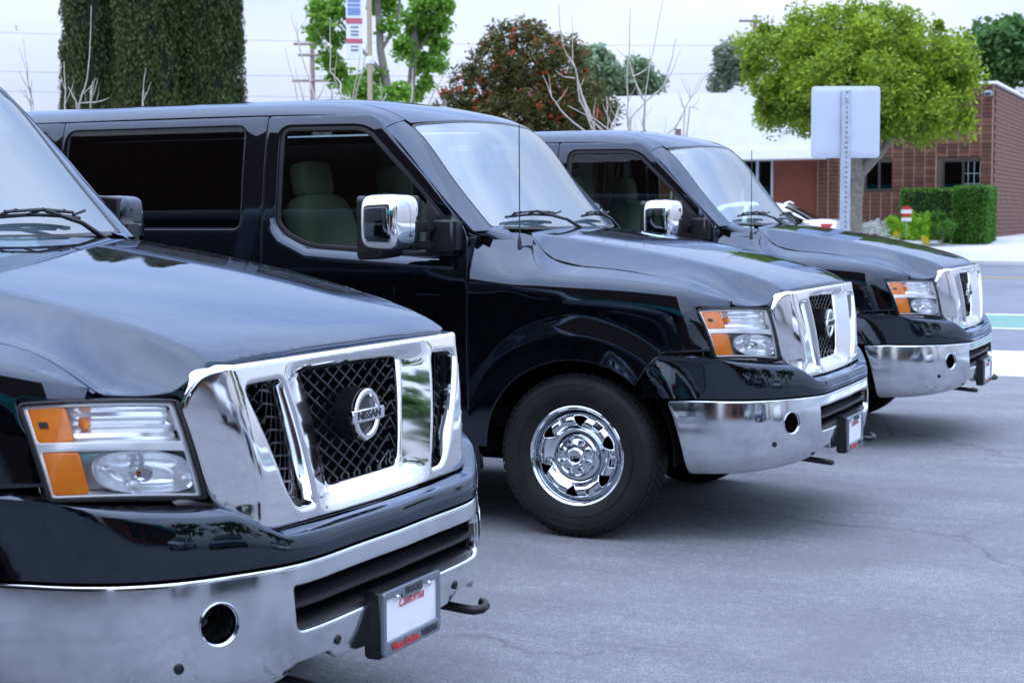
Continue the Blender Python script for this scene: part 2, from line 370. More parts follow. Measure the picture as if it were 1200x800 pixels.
def fender(sg):
    def f(x, q):
        P = _f(x, q); P[:, 1] += flare(P[:, 0], P[:, 2]); P[:, 1] *= sg; return P
    return f
def shut(x):
    P = _f(x, np.full(len(x), 1.35)); return P[:, 1], P[:, 2]
hh = spl([-.02, 0, .03, .06, .1, .3, .6, .9, 1.2, 1.35], [-.022, 0, .022, .038, .054, .112, .178, .229, .271, .288])
def hood_z(x, w):
    xf = -.070-.035*(w/.66)**2.5; wcr = np.interp(-x, [.1, 1.3], [.655, .735]); wc = np.minimum(w, wcr)
    xf = -.070-.035*(wc/.66)**2.5
    crest = 1.158+hh(xf-x)+.012*(1-(wc/.7)**2)
    ws, zs = shut(np.clip(x, -1.30, -.285)); zs = np.where(x > -.285, zs-.035*np.clip((x+.285)/.13, 0, 1), zs)
    s = np.clip((w-wcr)/(ws-wcr), 0, 1.15); p = np.interp(-x, [.13, .3, .75], [3.0, 1.8, 1.04])
    fall = np.where(s < 1, 1-np.abs(1-np.minimum(s, 1))**p, 1)
    return crest-(crest-zs)*fall
def hood(x, y): return np.stack([x, y, hood_z(x, np.abs(y))], 1)
# nose: bumper plan
bp_x = [.072, .066, .045, -.01, -.12, -.25, -.42, -.62]; bp_w = [0, .3, .55, .68, .85, .935, .97, .985]
_s = np.concatenate([[0], np.cumsum(np.hypot(np.diff(bp_x), np.diff(bp_w)))])
_bx, _bw = spl(_s, bp_x), spl(_s, bp_w)
_ss = np.linspace(0, _s[-1], 400); _xx = _bx(_ss); _ww = _bw(_ss)
def s_of_x(x): return float(np.interp(-x, -_xx[200:], _ss[200:]))
def s_of_w(w): return float(np.interp(w, _ww, _ss))
_bo = spl([.31, .36, .42, .50, .60, .672], [-.085, -.032, -.006, .006, .006, 0])
def bump_s(off=0):
    def f(s, z):
        a = np.abs(s); e = 1e-3; x, w = _bx(a), _bw(a); tx, tw = _bx(a+e)-_bx(a-e), _bw(a+e)-_bw(a-e); L = np.hypot(tx, tw); o = _bo(z)+off
        return np.stack([x+tw/L*o, np.where(s < 0, -1, 1)*(w-tx/L*o), z], 1)
    return f
FT = [0, .3, .55, .68, .85, .98, 1.12, 1.3]
ftp = np.array([(.020, 0, .742), (.018, .3, .743), (.0, .560, .748), (-.085, .668, .826), (-.20, .84, .846), (-.315, .958, .860), (-.43, .985, .868), (-.6, .992, .870)])
FB = [0, .12, .35, .65, 1]; bl = np.array([0, .55, .90, 1.02, 1]); zl = np.array([0, .05, .2, .6, 1])
_tf = np.linspace(0, 1.4, 281); _raw = np.stack([np.interp(_tf, FT, ftp[:, k]) for k in range(3)], 1); _raw[_tf > 1.3] += (_tf[_tf > 1.3]-1.3)[:, None]*np.array((-.94, .03, .01))
_ker = np.hanning(15); _ker /= _ker.sum(); _pad = np.concatenate([_raw[1:8][::-1]*[1, -1, 1], _raw, _raw[-1]+(np.arange(1, 8)[:, None])*(_raw[-1]-_raw[-2])])
_top = np.stack([np.convolve(_pad[:, k], _ker, 'valid') for k in range(3)], 1)
_bot = np.stack([spl(FT, bp_x)(_tf), spl(FT, bp_w)(_tf), np.full(281, .678)], 1)
def _fa(t, q):
    T = np.stack([np.interp(t, _tf, _top[:, k]) for k in range(3)], 1); Bo = np.stack([np.interp(t, _tf, _bot[:, k]) for k in range(3)], 1)
    m = basis(FB, q); b_ = (m @ bl)[:, None]; z_ = m @ zl; P = T+(Bo-T)*b_; P[:, 2] = T[:, 2]+(Bo[:, 2]-T[:, 2])*z_; return P
def fascia(t, q):
    P = _fa(np.abs(t), q); P[:, 1] += flare(P[:, 0], P[:, 2])*(P[:, 0] < -.35); P[:, 1] *= np.where(t < 0, -1, 1); return P
# headlight quad
hA, hB, hC, hD = [np.array(p) for p in ((-.423, .958, 1.084), (-.149, .731, 1.080), (-.108, .674, .841), (-.33, .972, .866))]
def lamp(sg, off=0):
    def f(a, b):
        a_, b_ = a[:, None], b[:, None]
        P = (1-a_)*(1-b_)*hC+a_*(1-b_)*hD+(1-a_)*b_*hB+a_*b_*hA
        n = np.array([.70, .68, .2]); n /= np.linalg.norm(n)
        P = P+n*(.05*4*a_*(1-a_)*.8+.012*4*b_*(1-b_)+off); P[:, 1] *= sg; return P
    return f
def grille_x(w, z):
    w0 = np.interp(z, [.75, .84, 1.08, 1.154], [.567, .563, .605, .62]); d = w-w0
    wr = np.interp(z, [.78, 1.12], [.325, .418]); wc = np.interp(z, [.805, 1.112], [.214, .283])
    fac = 1.45*np.clip((wr-w)/(wr-wc), 0, 1)*sm(1.145, 1.105, z)*sm(.755, .81, z)
    return .006-.030*fac-.105*(z-.75)-.30*(z-.93)**2+.010-.012*(w/.55)**2-np.where(d > .03, .75*(d-.015)+1.3*(d-.03)**2, np.where(d > 0, .75*d*d/.06, 0))
def grille(off=0): return lambda y, z: np.stack([grille_x(np.abs(y), z)+off, y, z], 1)
def sweep(name, pts, prof2, ups, mat, parent, closed=False, sharp=40):
    """sweep a 2D profile (a = along side vector, b = along up vector) through points; ups gives (side, up) per point"""
    V = []; F = []; n = len(prof2)
    for p, (s_, u_) in zip(pts, ups):
        for a, b in prof2: V.append(np.array(p)+np.array(s_)*a+np.array(u_)*b)
    m = len(pts)
    for i in range(m if closed else m-1):
        i2 = (i+1) % m
        for j in range(n): j2 = (j+1) % n; F.append((i*n+j, i*n+j2, i2*n+j2, i2*n+j))
    if not closed: F += [tuple(range(n)), tuple((m-1)*n+j for j in range(n))[::-1]]
    return fixn(mesh(name, V, F, mat, parent, True, sharp))
def mirx(L): return [(x, -y) for x, y in L[::-1]]

def make_wheel(van, sg, cx):
    """wheel part with tyre, rim, hub as sub-parts"""
    ZC = .387; face = sg*.985
    def Y(h): return face-sg*h      # h = depth inboard of the tyre's outer bulge
    c = (cx, 0, ZC)
    tp = [(.222, .040), (.24, .022), (.262, .010), (.30, .001), (.33, .0), (.346, .004), (.360, .012), (.372, .026), (.380, .038), (.3835, .05), (.3835, .20), (.380, .212), (.360, .238), (.33, .25), (.25, .24), (.222, .22)]
    b = B().lathe([(r, Y(h)) for r, h in tp], 72, 'y', c, True)
    for k in range(64):      # tread and shoulder blocks
        q = 2*math.pi*k/64
        for h, rr, dq, wdt in ((.047, .383, 0, .030), (.090, .3855, .5, .034), (.125, .3855, 0, .028), (.16, .3855, .5, .034), (.203, .383, 0, .030)):
            a = q+dq*2*math.pi/64; M = Matrix.Rotation(-a, 3, 'Y')
            b.box((cx+rr*math.cos(a), Y(h), ZC+rr*math.sin(a)), (.007, wdt, .030), M)
    for k in range(72):      # side ribs on the shoulder
        a = 2*math.pi*k/72; M = Matrix.Rotation(-a, 3, 'Y'); b.box((cx+.367*math.cos(a), Y(.021), ZC+.367*math.sin(a)), (.014, .005, .012), M)
    tyre = fixn(b.build('tyre', RUBBER, van, sharp=30))
    bl_ = B().lathe([(.338, Y(-.0006)), (.3395, Y(.0015)), (.336, Y(.0015))], 72, 'y', c, True).lathe([(.285, Y(.0005)), (.287, Y(.004)), (.283, Y(.004))], 72, 'y', c, True)
    fixn(bl_.build('sidewall_ring', RUBBER, tyre))
    rim = fixn(B().lathe([(.217, Y(.075)), (.218, Y(.035)), (.222, Y(.026)), (.232, Y(.020)), (.237, Y(.022)), (.2375, Y(.034)), (.233, Y(.20)), (.21, Y(.16))], 64, 'y', c, True).build('rim', WCHROME, van))
    dp = spl([0, .07, .10, .125, .15, .175, .195, .215], [.030, .030, .040, .040, .016, .012, .030, .055])
    def disc(a, bb): r = np.hypot(a, bb); return np.stack([cx+a, face-sg*dp(r), ZC+bb], 1)
    holes = []
    for k in range(6):
        q = rad(83+60*k); ca, sa = math.cos(q), math.sin(q)
        tri = [(.132, 0), (.165, -.027), (.189, -.040), (.197, 0), (.189, .040), (.165, .027)]
        holes.append(rpoly([(r*ca-t*sa, r*sa+t*ca) for r, t in tri], .012, 4))
        q += rad(30); ca, sa = math.cos(q), math.sin(q)
        rec = [(.160, -.021), (.195, -.025), (.195, .025), (.160, .021)]
        holes.append(rpoly([(r*ca-t*sa, r*sa+t*ca) for r, t in rec], .005, 3))
    circ = [(.216*math.cos(2*math.pi*k/64), .216*math.sin(2*math.pi*k/64)) for k in range(64)]
    panel('wheel_face', circ, holes, disc, .009, WCHROME, rim, out=(0, sg, 0), thick=.026, roll=.003, bstep=.008, back=(0, -sg, 0))
    for k in range(6):      # bright pressed pockets beside the vents
        q = rad(113+60*k); M = Matrix.Rotation(-q, 3, 'Y')
        rbox('vent_pocket', (cx+.18*math.cos(q), Y(.05), ZC+.18*math.sin(q)), (.03, .012, .042), .003, WCHROME, rim, M)
    fixn(B().lathe([(.21, Y(.10)), (.05, Y(.10))], 32, 'y', c).build('brake_drum', DARK, rim))
    cap = fixn(B().lathe([(.098, Y(.046)), (.098, Y(.026)), (.093, Y(.020)), (.088, Y(.026)), (.078, Y(.024)), (.064, Y(.014)), (.045, Y(.010)), (.040, Y(.002)), (.034, Y(-.002)), (.026, Y(.003)), (.001, Y(.003))], 48, 'y', c).build('hub_cap', WCHROME, rim))
    for k in range(8):
        q = 2*math.pi*(k+.5)/8; r = .069; cc = (cx+r*math.cos(q), 0, ZC+r*math.sin(q))
        b = B().lathe([(.0145, Y(.03)), (.0145, Y(.006)), (.011, Y(.001)), (.0001, Y(-.001))], 14, 'y', cc); b.build('lug_nut', WCHROME, rim); 
    return rim

def make_mirror(van, sg):
    def S(x, w, z): return np.array((x, sg*w, z))
    # arm and base
    fixn(bevel(B().box((-1.64, sg*1.015, 1.415), (.14, .12, .19)).build('mirror_arm', PLASTIC, van), .028, 3))
    fixn(bevel(B().box((-1.72, sg*1.09, 1.455), (.11, .16, .045)).box((-1.72, sg*1.09, 1.37), (.11, .16, .04)).build('mirror_strut', PLASTIC, van), .01, 2))
    M = Matrix.Rotation(sg*rad(8), 3, 'Z')
    def head(name, x0, x1, w0, w1, z0, z1, r, mat, par, seg=6):
        o = B().box(((x0+x1)/2, sg*(w0+w1)/2, (z0+z1)/2), (x1-x0, w1-w0, z1-z0)).build(name, mat, par)
        bm = bmesh.new(); bm.from_mesh(o.data)
        for v in bm.verts:
            if v.co.x > (x0+x1)/2: v.co.z += (.5*(z0+z1)-v.co.z)*.10; v.co.y += (sg*.5*(w0+w1)-v.co.y)*.14
        es = [e for e in bm.edges if max(v.co.x for v in e.verts) > (x0+x1)/2+1e-4 or abs(e.verts[0].co.x-e.verts[1].co.x) > .01]
        bmesh.ops.bevel(bm, geom=es, offset=r, segments=seg, affect='EDGES', profile=.6)
        cc = Vector((-1.795, sg*1.25, 1.46))
        for v in bm.verts: v.co = M @ (v.co-cc)+cc
        for f in bm.faces: f.smooth = True
        bm.to_mesh(o.data); bm.free(); return fixn(o)
    hs = head('mirror_housing', -1.925, -1.80, 1.135, 1.365, 1.305, 1.605, .035, PLASTIC, van)
    pillow('mirror_shell', (-1.815, sg*1.252, 1.480), (.215, .25, .268), CHROME if sg < 0 else PAINT, hs, M, .46, 24)  # driver's shell is black to stand in for dark reflections in chrome
    head('mirror_inner_cap', -1.915, -1.735, 1.118, 1.185, 1.335, 1.618, .014, PLASTIC, hs, 3)
    if sg > 0:      # the driver's mirror head is the smaller one
        for o in [hs]+list(hs.children):
            for v in o.data.vertices: v.co = (v.co-Vector((-1.80, 1.19, 1.52)))*.74+Vector((-1.80, 1.19, 1.52))
    g = B().box((-1.928, sg*1.25, 1.455), (.006, .20*(1 if sg < 0 else .7), .26*(1 if sg < 0 else .6)), None); o = g.build('mirror_glass', CHROME, hs)
    o.data.transform(Matrix.Translation((-1.795, sg*1.25, 1.46)) @ M.to_4x4() @ Matrix.Translation((1.795, -sg*1.25, -1.46)))

def make_side(van, sg):
    o = (0, sg, 0)
    door_out = rpoly([(-2.697, .42), (-1.545, .42), (-1.545, 1.40), (-1.568, 1.456), (-1.792, 1.70), (-2.012, 1.925), (-2.09, 2.006), (-2.697, 2.012)], [.03, .03, .05, .1, 0, 0, .11, .02], 6)
    win = rpoly([(-2.628, 1.475), (-2.628, 1.966), (-2.125, 1.960), (-1.785, 1.640), (-1.600, 1.44), (-1.570, 1.320), (-1.8, 1.308), (-2.13, 1.330), (-2.43, 1.348), (-2.575, 1.415)], [.03, .07, .08, .3, .05, .02, .1, .3, .1, .06], 6)
    d = panel('front_door', door_out, [win], side(sg), .045, PAINT, van, o, .03, .004, bstep=.03)
    inner = offpoly(win, .026)
    panel('window_trim', offpoly(win, .002), [inner], side(sg, -.008), .05, PLASTIC, d, o, .02, .003, bstep=.03)
    gl = [p for p in inner if p[0] < -1.775]
    panel('window_glass', gl, [], side(sg, -.016), .06, SIDEG, d, o, 0, 0, bstep=.03)
    sail = [p for p in offpoly(win, .024) if p[0] > -1.775]
    panel('mirror_sail', sail, [], side(sg, -.006), .06, PLASTIC, d, o, .012, .003, bstep=.03)
    sp = resample([(-2.640, 1.50), (-2.630, 1.46), (-2.58, 1.405), (-2.43, 1.338), (-2.13, 1.318), (-1.8, 1.297), (-1.60, 1.290)], .03, False)
    base = side(sg, 0)(sp[:, 0], sp[:, 1]); ups = []
    for i in range(len(sp)):
        t = sp[min(i+1, len(sp)-1)]-sp[max(i-1, 0)]; t /= np.linalg.norm(t); n = np.array((-t[1], t[0]))
        if n[1] < 0 and abs(t[0]) > .2: n = -n
        ups.append((np.array((0, sg, 0)), np.array((n[0], 0, n[1]))))
    sweep('window_sill', base, [(.0, .012), (.010, .004), (.020, -.012), (.023, -.022), (.016, -.032), (.0, -.045), (-.01, -.02)], ups, PAINT, d)
    hd = rbox('door_handle', (-2.58, sg*1.022, 1.13), (.19, .03, .035), .012, PAINT, d)
    # sliding door and quarter with flush privacy glass
    def slab(name, x0, x1, arch=None, win=None):
        out = [(x0, .42), (x1, .42), (x1, 2.012), (x0, 2.012)]
        if arch:
            arc = [(arch+WR*math.cos(rad(a)), .40+WR*math.sin(rad(a))) for a in range(177, 0, -6)]
            out = [(x0, .42)]+arc+[(x1, .42), (x1, 2.012), (x0, 2.012)]
            def f(x, z):
                P = side(sg)(x, z); P[:, 1] += sg*.03*(1-sm(.52, .655, np.hypot(x-arch, z-.4))); return P
        else: f = side(sg)
        W = rpoly(win, .055, 6)
        p = panel(name, out, [W], f, .06, PAINT, van, o, .03, .004, bstep=.04)
        panel('window_seal', offpoly(W, .003), [offpoly(W, .011)], side(sg, -.004), .06, PLASTIC, p, o, .01, .002, bstep=.04)
        panel('window_glass', offpoly(W, .012), [], side(sg, -.002), .05, PRIV, p, o, 0, 0, bstep=.04)
        return p
    sdoor = slab('sliding_door', -3.995, -2.708, None, [(-3.965, 1.442), (-2.828, 1.442), (-2.828, 1.972), (-3.965, 1.972)])
    rbox('door_handle', (-2.82, sg*1.022, 1.13), (.03, .03, .19), .012, PAINT, sdoor)
    slab('rear_quarter', -5.94, -4.006, WX-3.71, [(-5.80, 1.442), (-4.10, 1.442), (-4.10, 1.972), (-5.80, 1.972)])
    panel('rocker_panel', [(-4.20, .29), (-1.50, .29), (-1.50, .414), (-4.20, .414)], [], side(sg, -.004), .1, PAINT, van, o, .03, .004)
    # fender
    arc = [(WX+WR*math.cos(rad(a)), WZ+WR*math.sin(rad(a))) for a in range(48, 181, 5)]
    fo = [(-1.534, .42), (-1.534, 1.345), (-1.40, 1.347), (-1.28, 1.35), (-1.0, 1.35), (-.6, 1.35), (-.36, 1.35), (-.283, 1.345), (-.285, 1.25)]+[(x, qz(x, 1.092)) for x in (-.29, -.32, -.36, -.40, -.427)]+[(-.338, .876), (-.564, .879), (-.634, .823)]+arc
    fd = panel('front_fender', fo, [], fender(sg), .022, PAINT, van, o, .02, .003, bstep=.02)
    # arch liners
    for ax in (WX, WX-3.71):
        b = B(); V = []; F = []
        for k in range(21):
            a = rad(-5+190*k/20)
            for w in (.955, .60): V.append((ax+.475*math.cos(a), sg*w, .4+.475*math.sin(a)))
        for k in range(20): F.append((2*k, 2*k+1, 2*k+3, 2*k+2))
        b.add(V, F); n0 = len(V); b.add([(ax, sg*.6, .4)]+[V[2*k+1] for k in range(21)], [(0, k+1, k+2) for k in range(20)]); fixn(b.build('arch_liner', DARK, van))
    fixn(B().tube([(-1.333, sg*.845, 1.335), (-1.333, sg*.845, 1.385), (-1.333, sg*.845, 1.41)], [.012, .010, .005], 12).tube([(-1.333, sg*.845, 1.39), (-1.334, sg*.845, 1.94)], .0028, 6).build('antenna', BLACKINK, van)) if sg < 0 else None
    # roof rail and pillar
    def half(name, u0, u1, v0, v1, mat=PAINT, th=.012):
        panel(name, rpoly([(u0, sg*v0), (u1, sg*v0), (u1, sg*v1), (u0, sg*v1)], .01, 2), [], green(), .035, mat, van, (0, sg*.6, .8), th, .003, bstep=.03)
    half('roof_rail', .02, 4.13, .822, .992)
    half('windshield_pillar', 4.142, 4.935, .842, .992)
    # filler between pillar foot, cowl and fender top
    vv = np.linspace(.985, .74, 13); c1 = _g(np.full(13, 4.90), vv); xx = np.linspace(-1.535, -1.30, 13); c2 = _f(xx, np.full(13, 1.30)); V = []; F = []
    for k in range(13):
        for j in range(5): t = j/4; p = c1[k]*(1-t)+c2[k]*t; p[2] -= .009*(j in (0, 4)); p[1] -= .006*(j in (0, 4)); V.append((p[0], sg*p[1], p[2]))
    for k in range(12):
        for j in range(4): F.append((k*5+j, k*5+j+1, (k+1)*5+j+1, (k+1)*5+j))
    o_ = mesh('cowl_side', V, F, PAINT, van, True, None)
    make_mirror(van, sg); make_wheel(van, sg, WX); make_wheel(van, sg, WX-3.71)

def make_headlight(van, sg):
    q = rpoly([(0, 0), (1, 0), (1, 1), (0, 1)], [.02, .04, .05, .03], 4); o = (.7, sg*.7, .1)
    def L(off): return lamp(sg, off)
    h = panel('headlight', q, [offpoly(q, .012)], L(.003), .08, PLASTIC, van, o, .10, .003, bstep=.05, back=(-.7, -sg*.7, -.05))
    panel('bowl', q, [], L(-.095), .1, REFL, h, o, 0, 0, bstep=.06)
    panel('bezel', offpoly(q, .010), [rpoly([(.045, .50), (.955, .505), (.965, .045), (.05, .045)], .03, 4), rpoly([(.045, .575), (.96, .58), (.955, .955), (.045, .96)], .03, 4)], L(-.012), .06, LAMPW, h, o, .05, .003, bstep=.04, back=(-.7, -sg*.7, 0))
    panel('marker_lamp', rpoly([(.745, .60), (.945, .60), (.94, .935), (.735, .935)], .02, 3), [], L(-.014), .05, AMBER, h, o, .02, .004, bstep=.04)
    panel('turn_lamp', rpoly([(.755, .075), (.955, .08), (.945, .475), (.745, .47)], .02, 3), [], L(-.014), .05, AMBER, h, o, .02, .004, bstep=.04)
    panel('side_code', [(.86, .74), (.915, .74), (.915, .80), (.86, .80)], [], L(-.0085), .1, BLACKINK, h, o, 0)
    # fluted upper reflector and round lower bowl
    V = []; F = []; nb = 41
    for i in range(nb):
        a = .07+.64*i/(nb-1)
        for j in range(9):
            b = .60+.34*j/8; off = -.03-.045*(1-((j-4)/4)**2)*(.4+.6*a)+.004*math.cos(j*math.pi)
            V.append(L(off)(np.array([a]), np.array([b]))[0])
    for i in range(nb-1):
        for j in range(8): F.append((i*9+j, i*9+j+1, (i+1)*9+j+1, (i+1)*9+j))
    fixn(mesh('upper_reflector', V, F, REFL, h, True, 25))
    V = []; F = []; n = 28
    for i, (r, dep) in enumerate(((1.0, -.020), (.93, -.024), (.85, -.05), (.7, -.075), (.5, -.088), (.3, -.092), (.02, -.093))):
        for k in range(n):
            t = 2*math.pi*k/n; V.append(L(dep)(np.array([.36+.33*r*math.copysign(abs(math.cos(t))**.75, math.cos(t))]), np.array([.275+.215*r*math.copysign(abs(math.sin(t))**.75, math.sin(t))]))[0])
    for i in range(6):
        for k in range(n): F.append((i*n+k, i*n+(k+1) % n, (i+1)*n+(k+1) % n, (i+1)*n+k))
    fixn(mesh('main_reflector', V, F, REFL, h, True, 50))
    c = L(-.05)(np.array([.36]), np.array([.275]))[0]; d = np.array((.75, sg*.6, .05))
    fixn(B().tube([c-d*.04, c+d*.012, c+d*.02], [.02, .02, .012], 14).build('bulb_shield', CHROME, h))
    c2 = L(-.05)(np.array([.62]), np.array([.77]))[0]
    fixn(B().tube([c2-d*.03, c2, c2+d*.012], [.013, .013, .006], 10).build('signal_bulb', AMBER, h))
    panel('lens', offpoly(q, .004), [], L(.004), .06, LENS, h, o, 0, 0, bstep=.05)

def make_grille(van):
    half = [(0, 1.150), (.655, 1.147), (.690, 1.135), (.726, 1.072), (.672, .840), (.578, .757), (0, .748)]
    out = half+[(-y, z) for y, z in half[::-1][1:-1]]
    out = rpoly(out, [0, .02, .02, .03, .03, .06, 0, .06, .03, .03, .02, .02], 4)
    cen = rpoly([(.283, 1.112), (.214, .805), (-.214, .805), (-.283, 1.112)], [.012, .03, .03, .012], 4)
    slot = rpoly([(.612, 1.112), (.418, 1.116), (.328, .778), (.425, .780), (.472, .835)], [.05, .03, .03, .05, .05], 5); slot2 = [(-y, z) for y, z in slot]
    g = panel('grille', out, [cen, offpoly(slot, -.006), offpoly(slot2, -.006)], grille(), .020, CHROME, van, (1, 0, 0), .12, .012, bstep=.013, back=(-1, 0, 0), sharp=60)
    for nm, hole in (('centre_mesh', cen), ('slot_mesh', slot), ('slot_mesh', slot2)):
        H = np.array(hole); b = B(); dp_ = .090 if nm == 'centre_mesh' else .110; lo, hi = H.min(0), H.max(0); cy = 0
        for dirn in (1, -1):
            for k in range(-30, 31):
                c = k*.068; seg = []
                for i in range(0, 120):     # line z = z0 + dirn*1.0*(y-c)
                    y = lo[0]-.02+(hi[0]-lo[0]+.04)*i/119; z = .96+dirn*.58*(y-c); seg.append((y, z))
                S = np.array(seg); ins = inside(S, offpoly(hole, -.016)); idx = np.where(ins)[0]
                if len(idx) < 3: continue
                runs = np.split(idx, np.where(np.diff(idx) > 1)[0]+1)
                for r in runs:
                    if len(r) < 3: continue
                    a, e = S[r[0]], S[r[-1]]
                    pa = np.array((-dp_-.10*(a[1]-.93), a[0], a[1])); pe = np.array((-dp_-.10*(e[1]-.93), e[0], e[1]))
                    m = (pa+pe)/2; L = np.linalg.norm(pe-pa); ang = math.atan2(e[1]-a[1], e[0]-a[0])
                    b.box(m, (.006, L, .0048), Matrix.Rotation(ang, 3, 'X'))
        b.build(nm, GRILLE, g, smooth=False)
    panel('radiator', [(-.62, .76), (.62, .76), (.66, 1.13), (-.66, 1.13)], [], lambda y, z: np.stack([np.full(len(y), -.20), y, z], 1), .2, DARK, g, (1, 0, 0), 0)
    # badge: ring, bar, lettering
    x0 = -.046
    e = fixn(B().lathe([(.0715, x0-.05), (.0715, x0+.006), (.060, x0+.008), (.0001, x0+.008)], 40, 'x', (0, 0, .975)).build('badge', GRILLE, van))
    fixn(B().lathe([(.070, x0+.004), (.070, x0+.016), (.066, x0+.020), (.056, x0+.020), (.052, x0+.015), (.052, x0+.004)], 48, 'x', (0, 0, .975), True).build('badge_ring', CHROME, e))
    rbox('badge_bar', (x0+.014, 0, .975), (.018, .172, .035), .003, CHROME, e)
    M = Matrix.Translation((x0+.0238, 0, .975)) @ Matrix(((0, 0, 1, 0), (1, 0, 0, 0), (0, 1, 0, 0), (0, 0, 0, 1)))
    text_mesh('lettering', 'NISSAN', .031, BLACKINK, e, M, .0006, sx=1.2, bold=.0008)

def make_bumper(van):
    se = s_of_x(-.545); f = bump_s()
    def sx(x, z): return (s_of_x(x), z)
    half = [(0, .664), (.3, .664), (.6, .664), (s_of_w(.85), .664), (s_of_w(.96), .664), sx(-.545, .664), sx(-.515, .60), sx(-.487, .50), sx(-.468, .40), sx(-.458, .325), sx(-.25, .333), (s_of_w(.80), .352), (s_of_w(.66), .372), (s_of_w(.56), .40), (s_of_w(.53), .430), (s_of_w(.38), .430), (s_of_w(.34), .40), (.2, .392), (0, .39)]
    out = half+[(-s, z) for s, z in half[::-1][1:-1]]
    rr = [0, 0, 0, 0, 0, .02, .05, .05, .05, .02, .05, .1, .05, .02, .015, .015, .02, .05, 0]; out = rpoly(out, rr+rr[::-1][1:-1], 4)
    op = rpoly([(-.548, .625), (-.538, .497), (.538, .497), (.548, .625)], [.02, .035, .035, .02], 4)
    fs = s_of_w(.738); fog = [(fs+.053*math.cos(2*math.pi*k/28), .560+.053*math.sin(2*math.pi*k/28)) for k in range(28)]; fog2 = [(-a, b) for a, b in fog]
    bm_ = panel('front_bumper', out, [op, fog, fog2], f, .02, BCHROME, van, (1, 0, 0), .02, .007, bstep=.014, sharp=60)
    for zz, h_, nm in ((.563, .022, 'intake_bar'), (.508, .026, 'intake_lip')):
        ss = np.linspace(-.545, .545, 41); P = bump_s(-.035 if nm == 'intake_bar' else -.03)(ss, np.full(41, zz))
        sweep(nm, P, [(-.05, -h_/2), (.0, -h_/2), (.012, -h_/4), (.012, h_/4), (.0, h_/2), (-.05, h_/2)], [(np.array((1, 0, 0)), np.array((0, 0, 1)))]*41, PLASTIC, bm_)
    panel('intake_back', [(-.60, .40), (.60, .40), (.60, .66), (-.60, .66)], [], bump_s(-.10), .1, DARK, bm_, (1, 0, 0), 0)
    for sg in (-1, 1):
        c = bump_s(0)(np.array([sg*fs]), np.array([.56]))[0]; c1 = bump_s(.01)(np.array([sg*fs]), np.array([.56]))[0]; n = Vector(c1-c).normalized(); c = Vector(c)
        M = Matrix.Translation(c) @ n.to_track_quat('Z', 'Y').to_matrix().to_4x4()
        def put(name, prof, mat, par, seg=32):
            o = fixn(B().lathe(prof, seg, 'z').build(name, mat, par)); o.data.transform(M); return o
        w = put('fog_lamp_well', [(.049, .0), (.047, -.09), (.0001, -.09)], PLASTIC, bm_)
        put('fog_lamp', [(.040, -.086), (.036, -.076), (.0001, -.072)], PRIV, bm_)
        put('fog_lamp_ring', [(.0535, -.006), (.0535, .001), (.0515, .0022), (.0495, .0005), (.0485, -.03), (.052, -.03)], BCHROME, bm_)
        for w_, z_ in ((.824, .468), (.352, .447)):
            a = np.array([sg*s_of_w(w_)]); zz = np.array([z_]); p0 = Vector(bump_s(0)(a, zz)[0]); nn = (Vector(bump_s(.01)(a, zz)[0])-p0).normalized()
            o = fixn(B().lathe([(.0125, -.004), (.0125, .004), (.0095, .0055), (.0085, .003), (.0001, .0045)], 18, 'z').build('parking_sensor', PLASTIC, bm_)); o.data.transform(Matrix.Translation(p0) @ nn.to_track_quat('Z', 'Y').to_matrix().to_4x4())
        # tow hook: bent bar
        w0 = sg*.50
        pts = [(-.35, sg*.46, .37), (-.05, sg*.46, .360), (.045, sg*.46, .352), (.075, sg*.465, .350), (.094, sg*.485, .352), (.094, sg*.51, .356), (.08, sg*.525, .362), (.068, sg*.525, .366)]
        fixn(B().tube(pts, [.014]*6+[.013, .011], 10).build('tow_hook', PLASTIC, van))
    # number plate on its bracket
    br = rbox('plate_bracket', (.072, 0, .443), (.05, .335, .178), .006, PLASTIC, van)
    xq = .0985
    def xz(y0, y1, z0, z1, h, name, mat, par, r=.006, holes=(), roll=.002): return panel(name, rpoly([(y0, z0), (y1, z0), (y1, z1), (y0, z1)], r, 3), list(holes), lambda y, z: np.stack([np.full(len(y), h), y, z], 1), .2, mat, par, (1, 0, 0), .008, roll)
    pl = xz(-.152, .152, .370, .520, xq, 'number_plate', WHITE, van)
    xz(-.160, .160, .362, .529, xq+.008, 'plate_frame', FRAME, pl, .01, [rpoly([(-.149, .395), (.149, .395), (.149, .512), (.06, .512), (.05, .497), (-.05, .497), (-.06, .512), (-.149, .512)], .004, 2)])
    T = lambda y, z, d=.0101: Matrix.Translation((xq+d, y, z)) @ Matrix(((0, 0, 1, 0), (1, 0, 0, 0), (0, 1, 0, 0), (0, 0, 0, 1)))
    text_mesh('plate_lettering', 'California', .037, RED, pl, T(0, .486, .0025), .0004, shear=.3)
    text_mesh('frame_lettering', 'TRUCKS', .026, BLACKINK, pl, T(0, .513), .0004, bold=.0006)
    text_mesh('frame_lettering', 'West Covina', .028, RED, pl, T(-.048, .378), .0004, bold=.0012)
    text_mesh('frame_lettering', 'NISSAN', .027, BLACKINK, pl, T(.092, .378), .0004, bold=.0006)
    for y in (-.09, .09): fixn(B().lathe([(.008, xq), (.008, xq+.010), (.005, xq+.013), (.0001, xq+.013)], 12, 'x', (0, y, .506)).build('plate_screw', CHROME, pl))

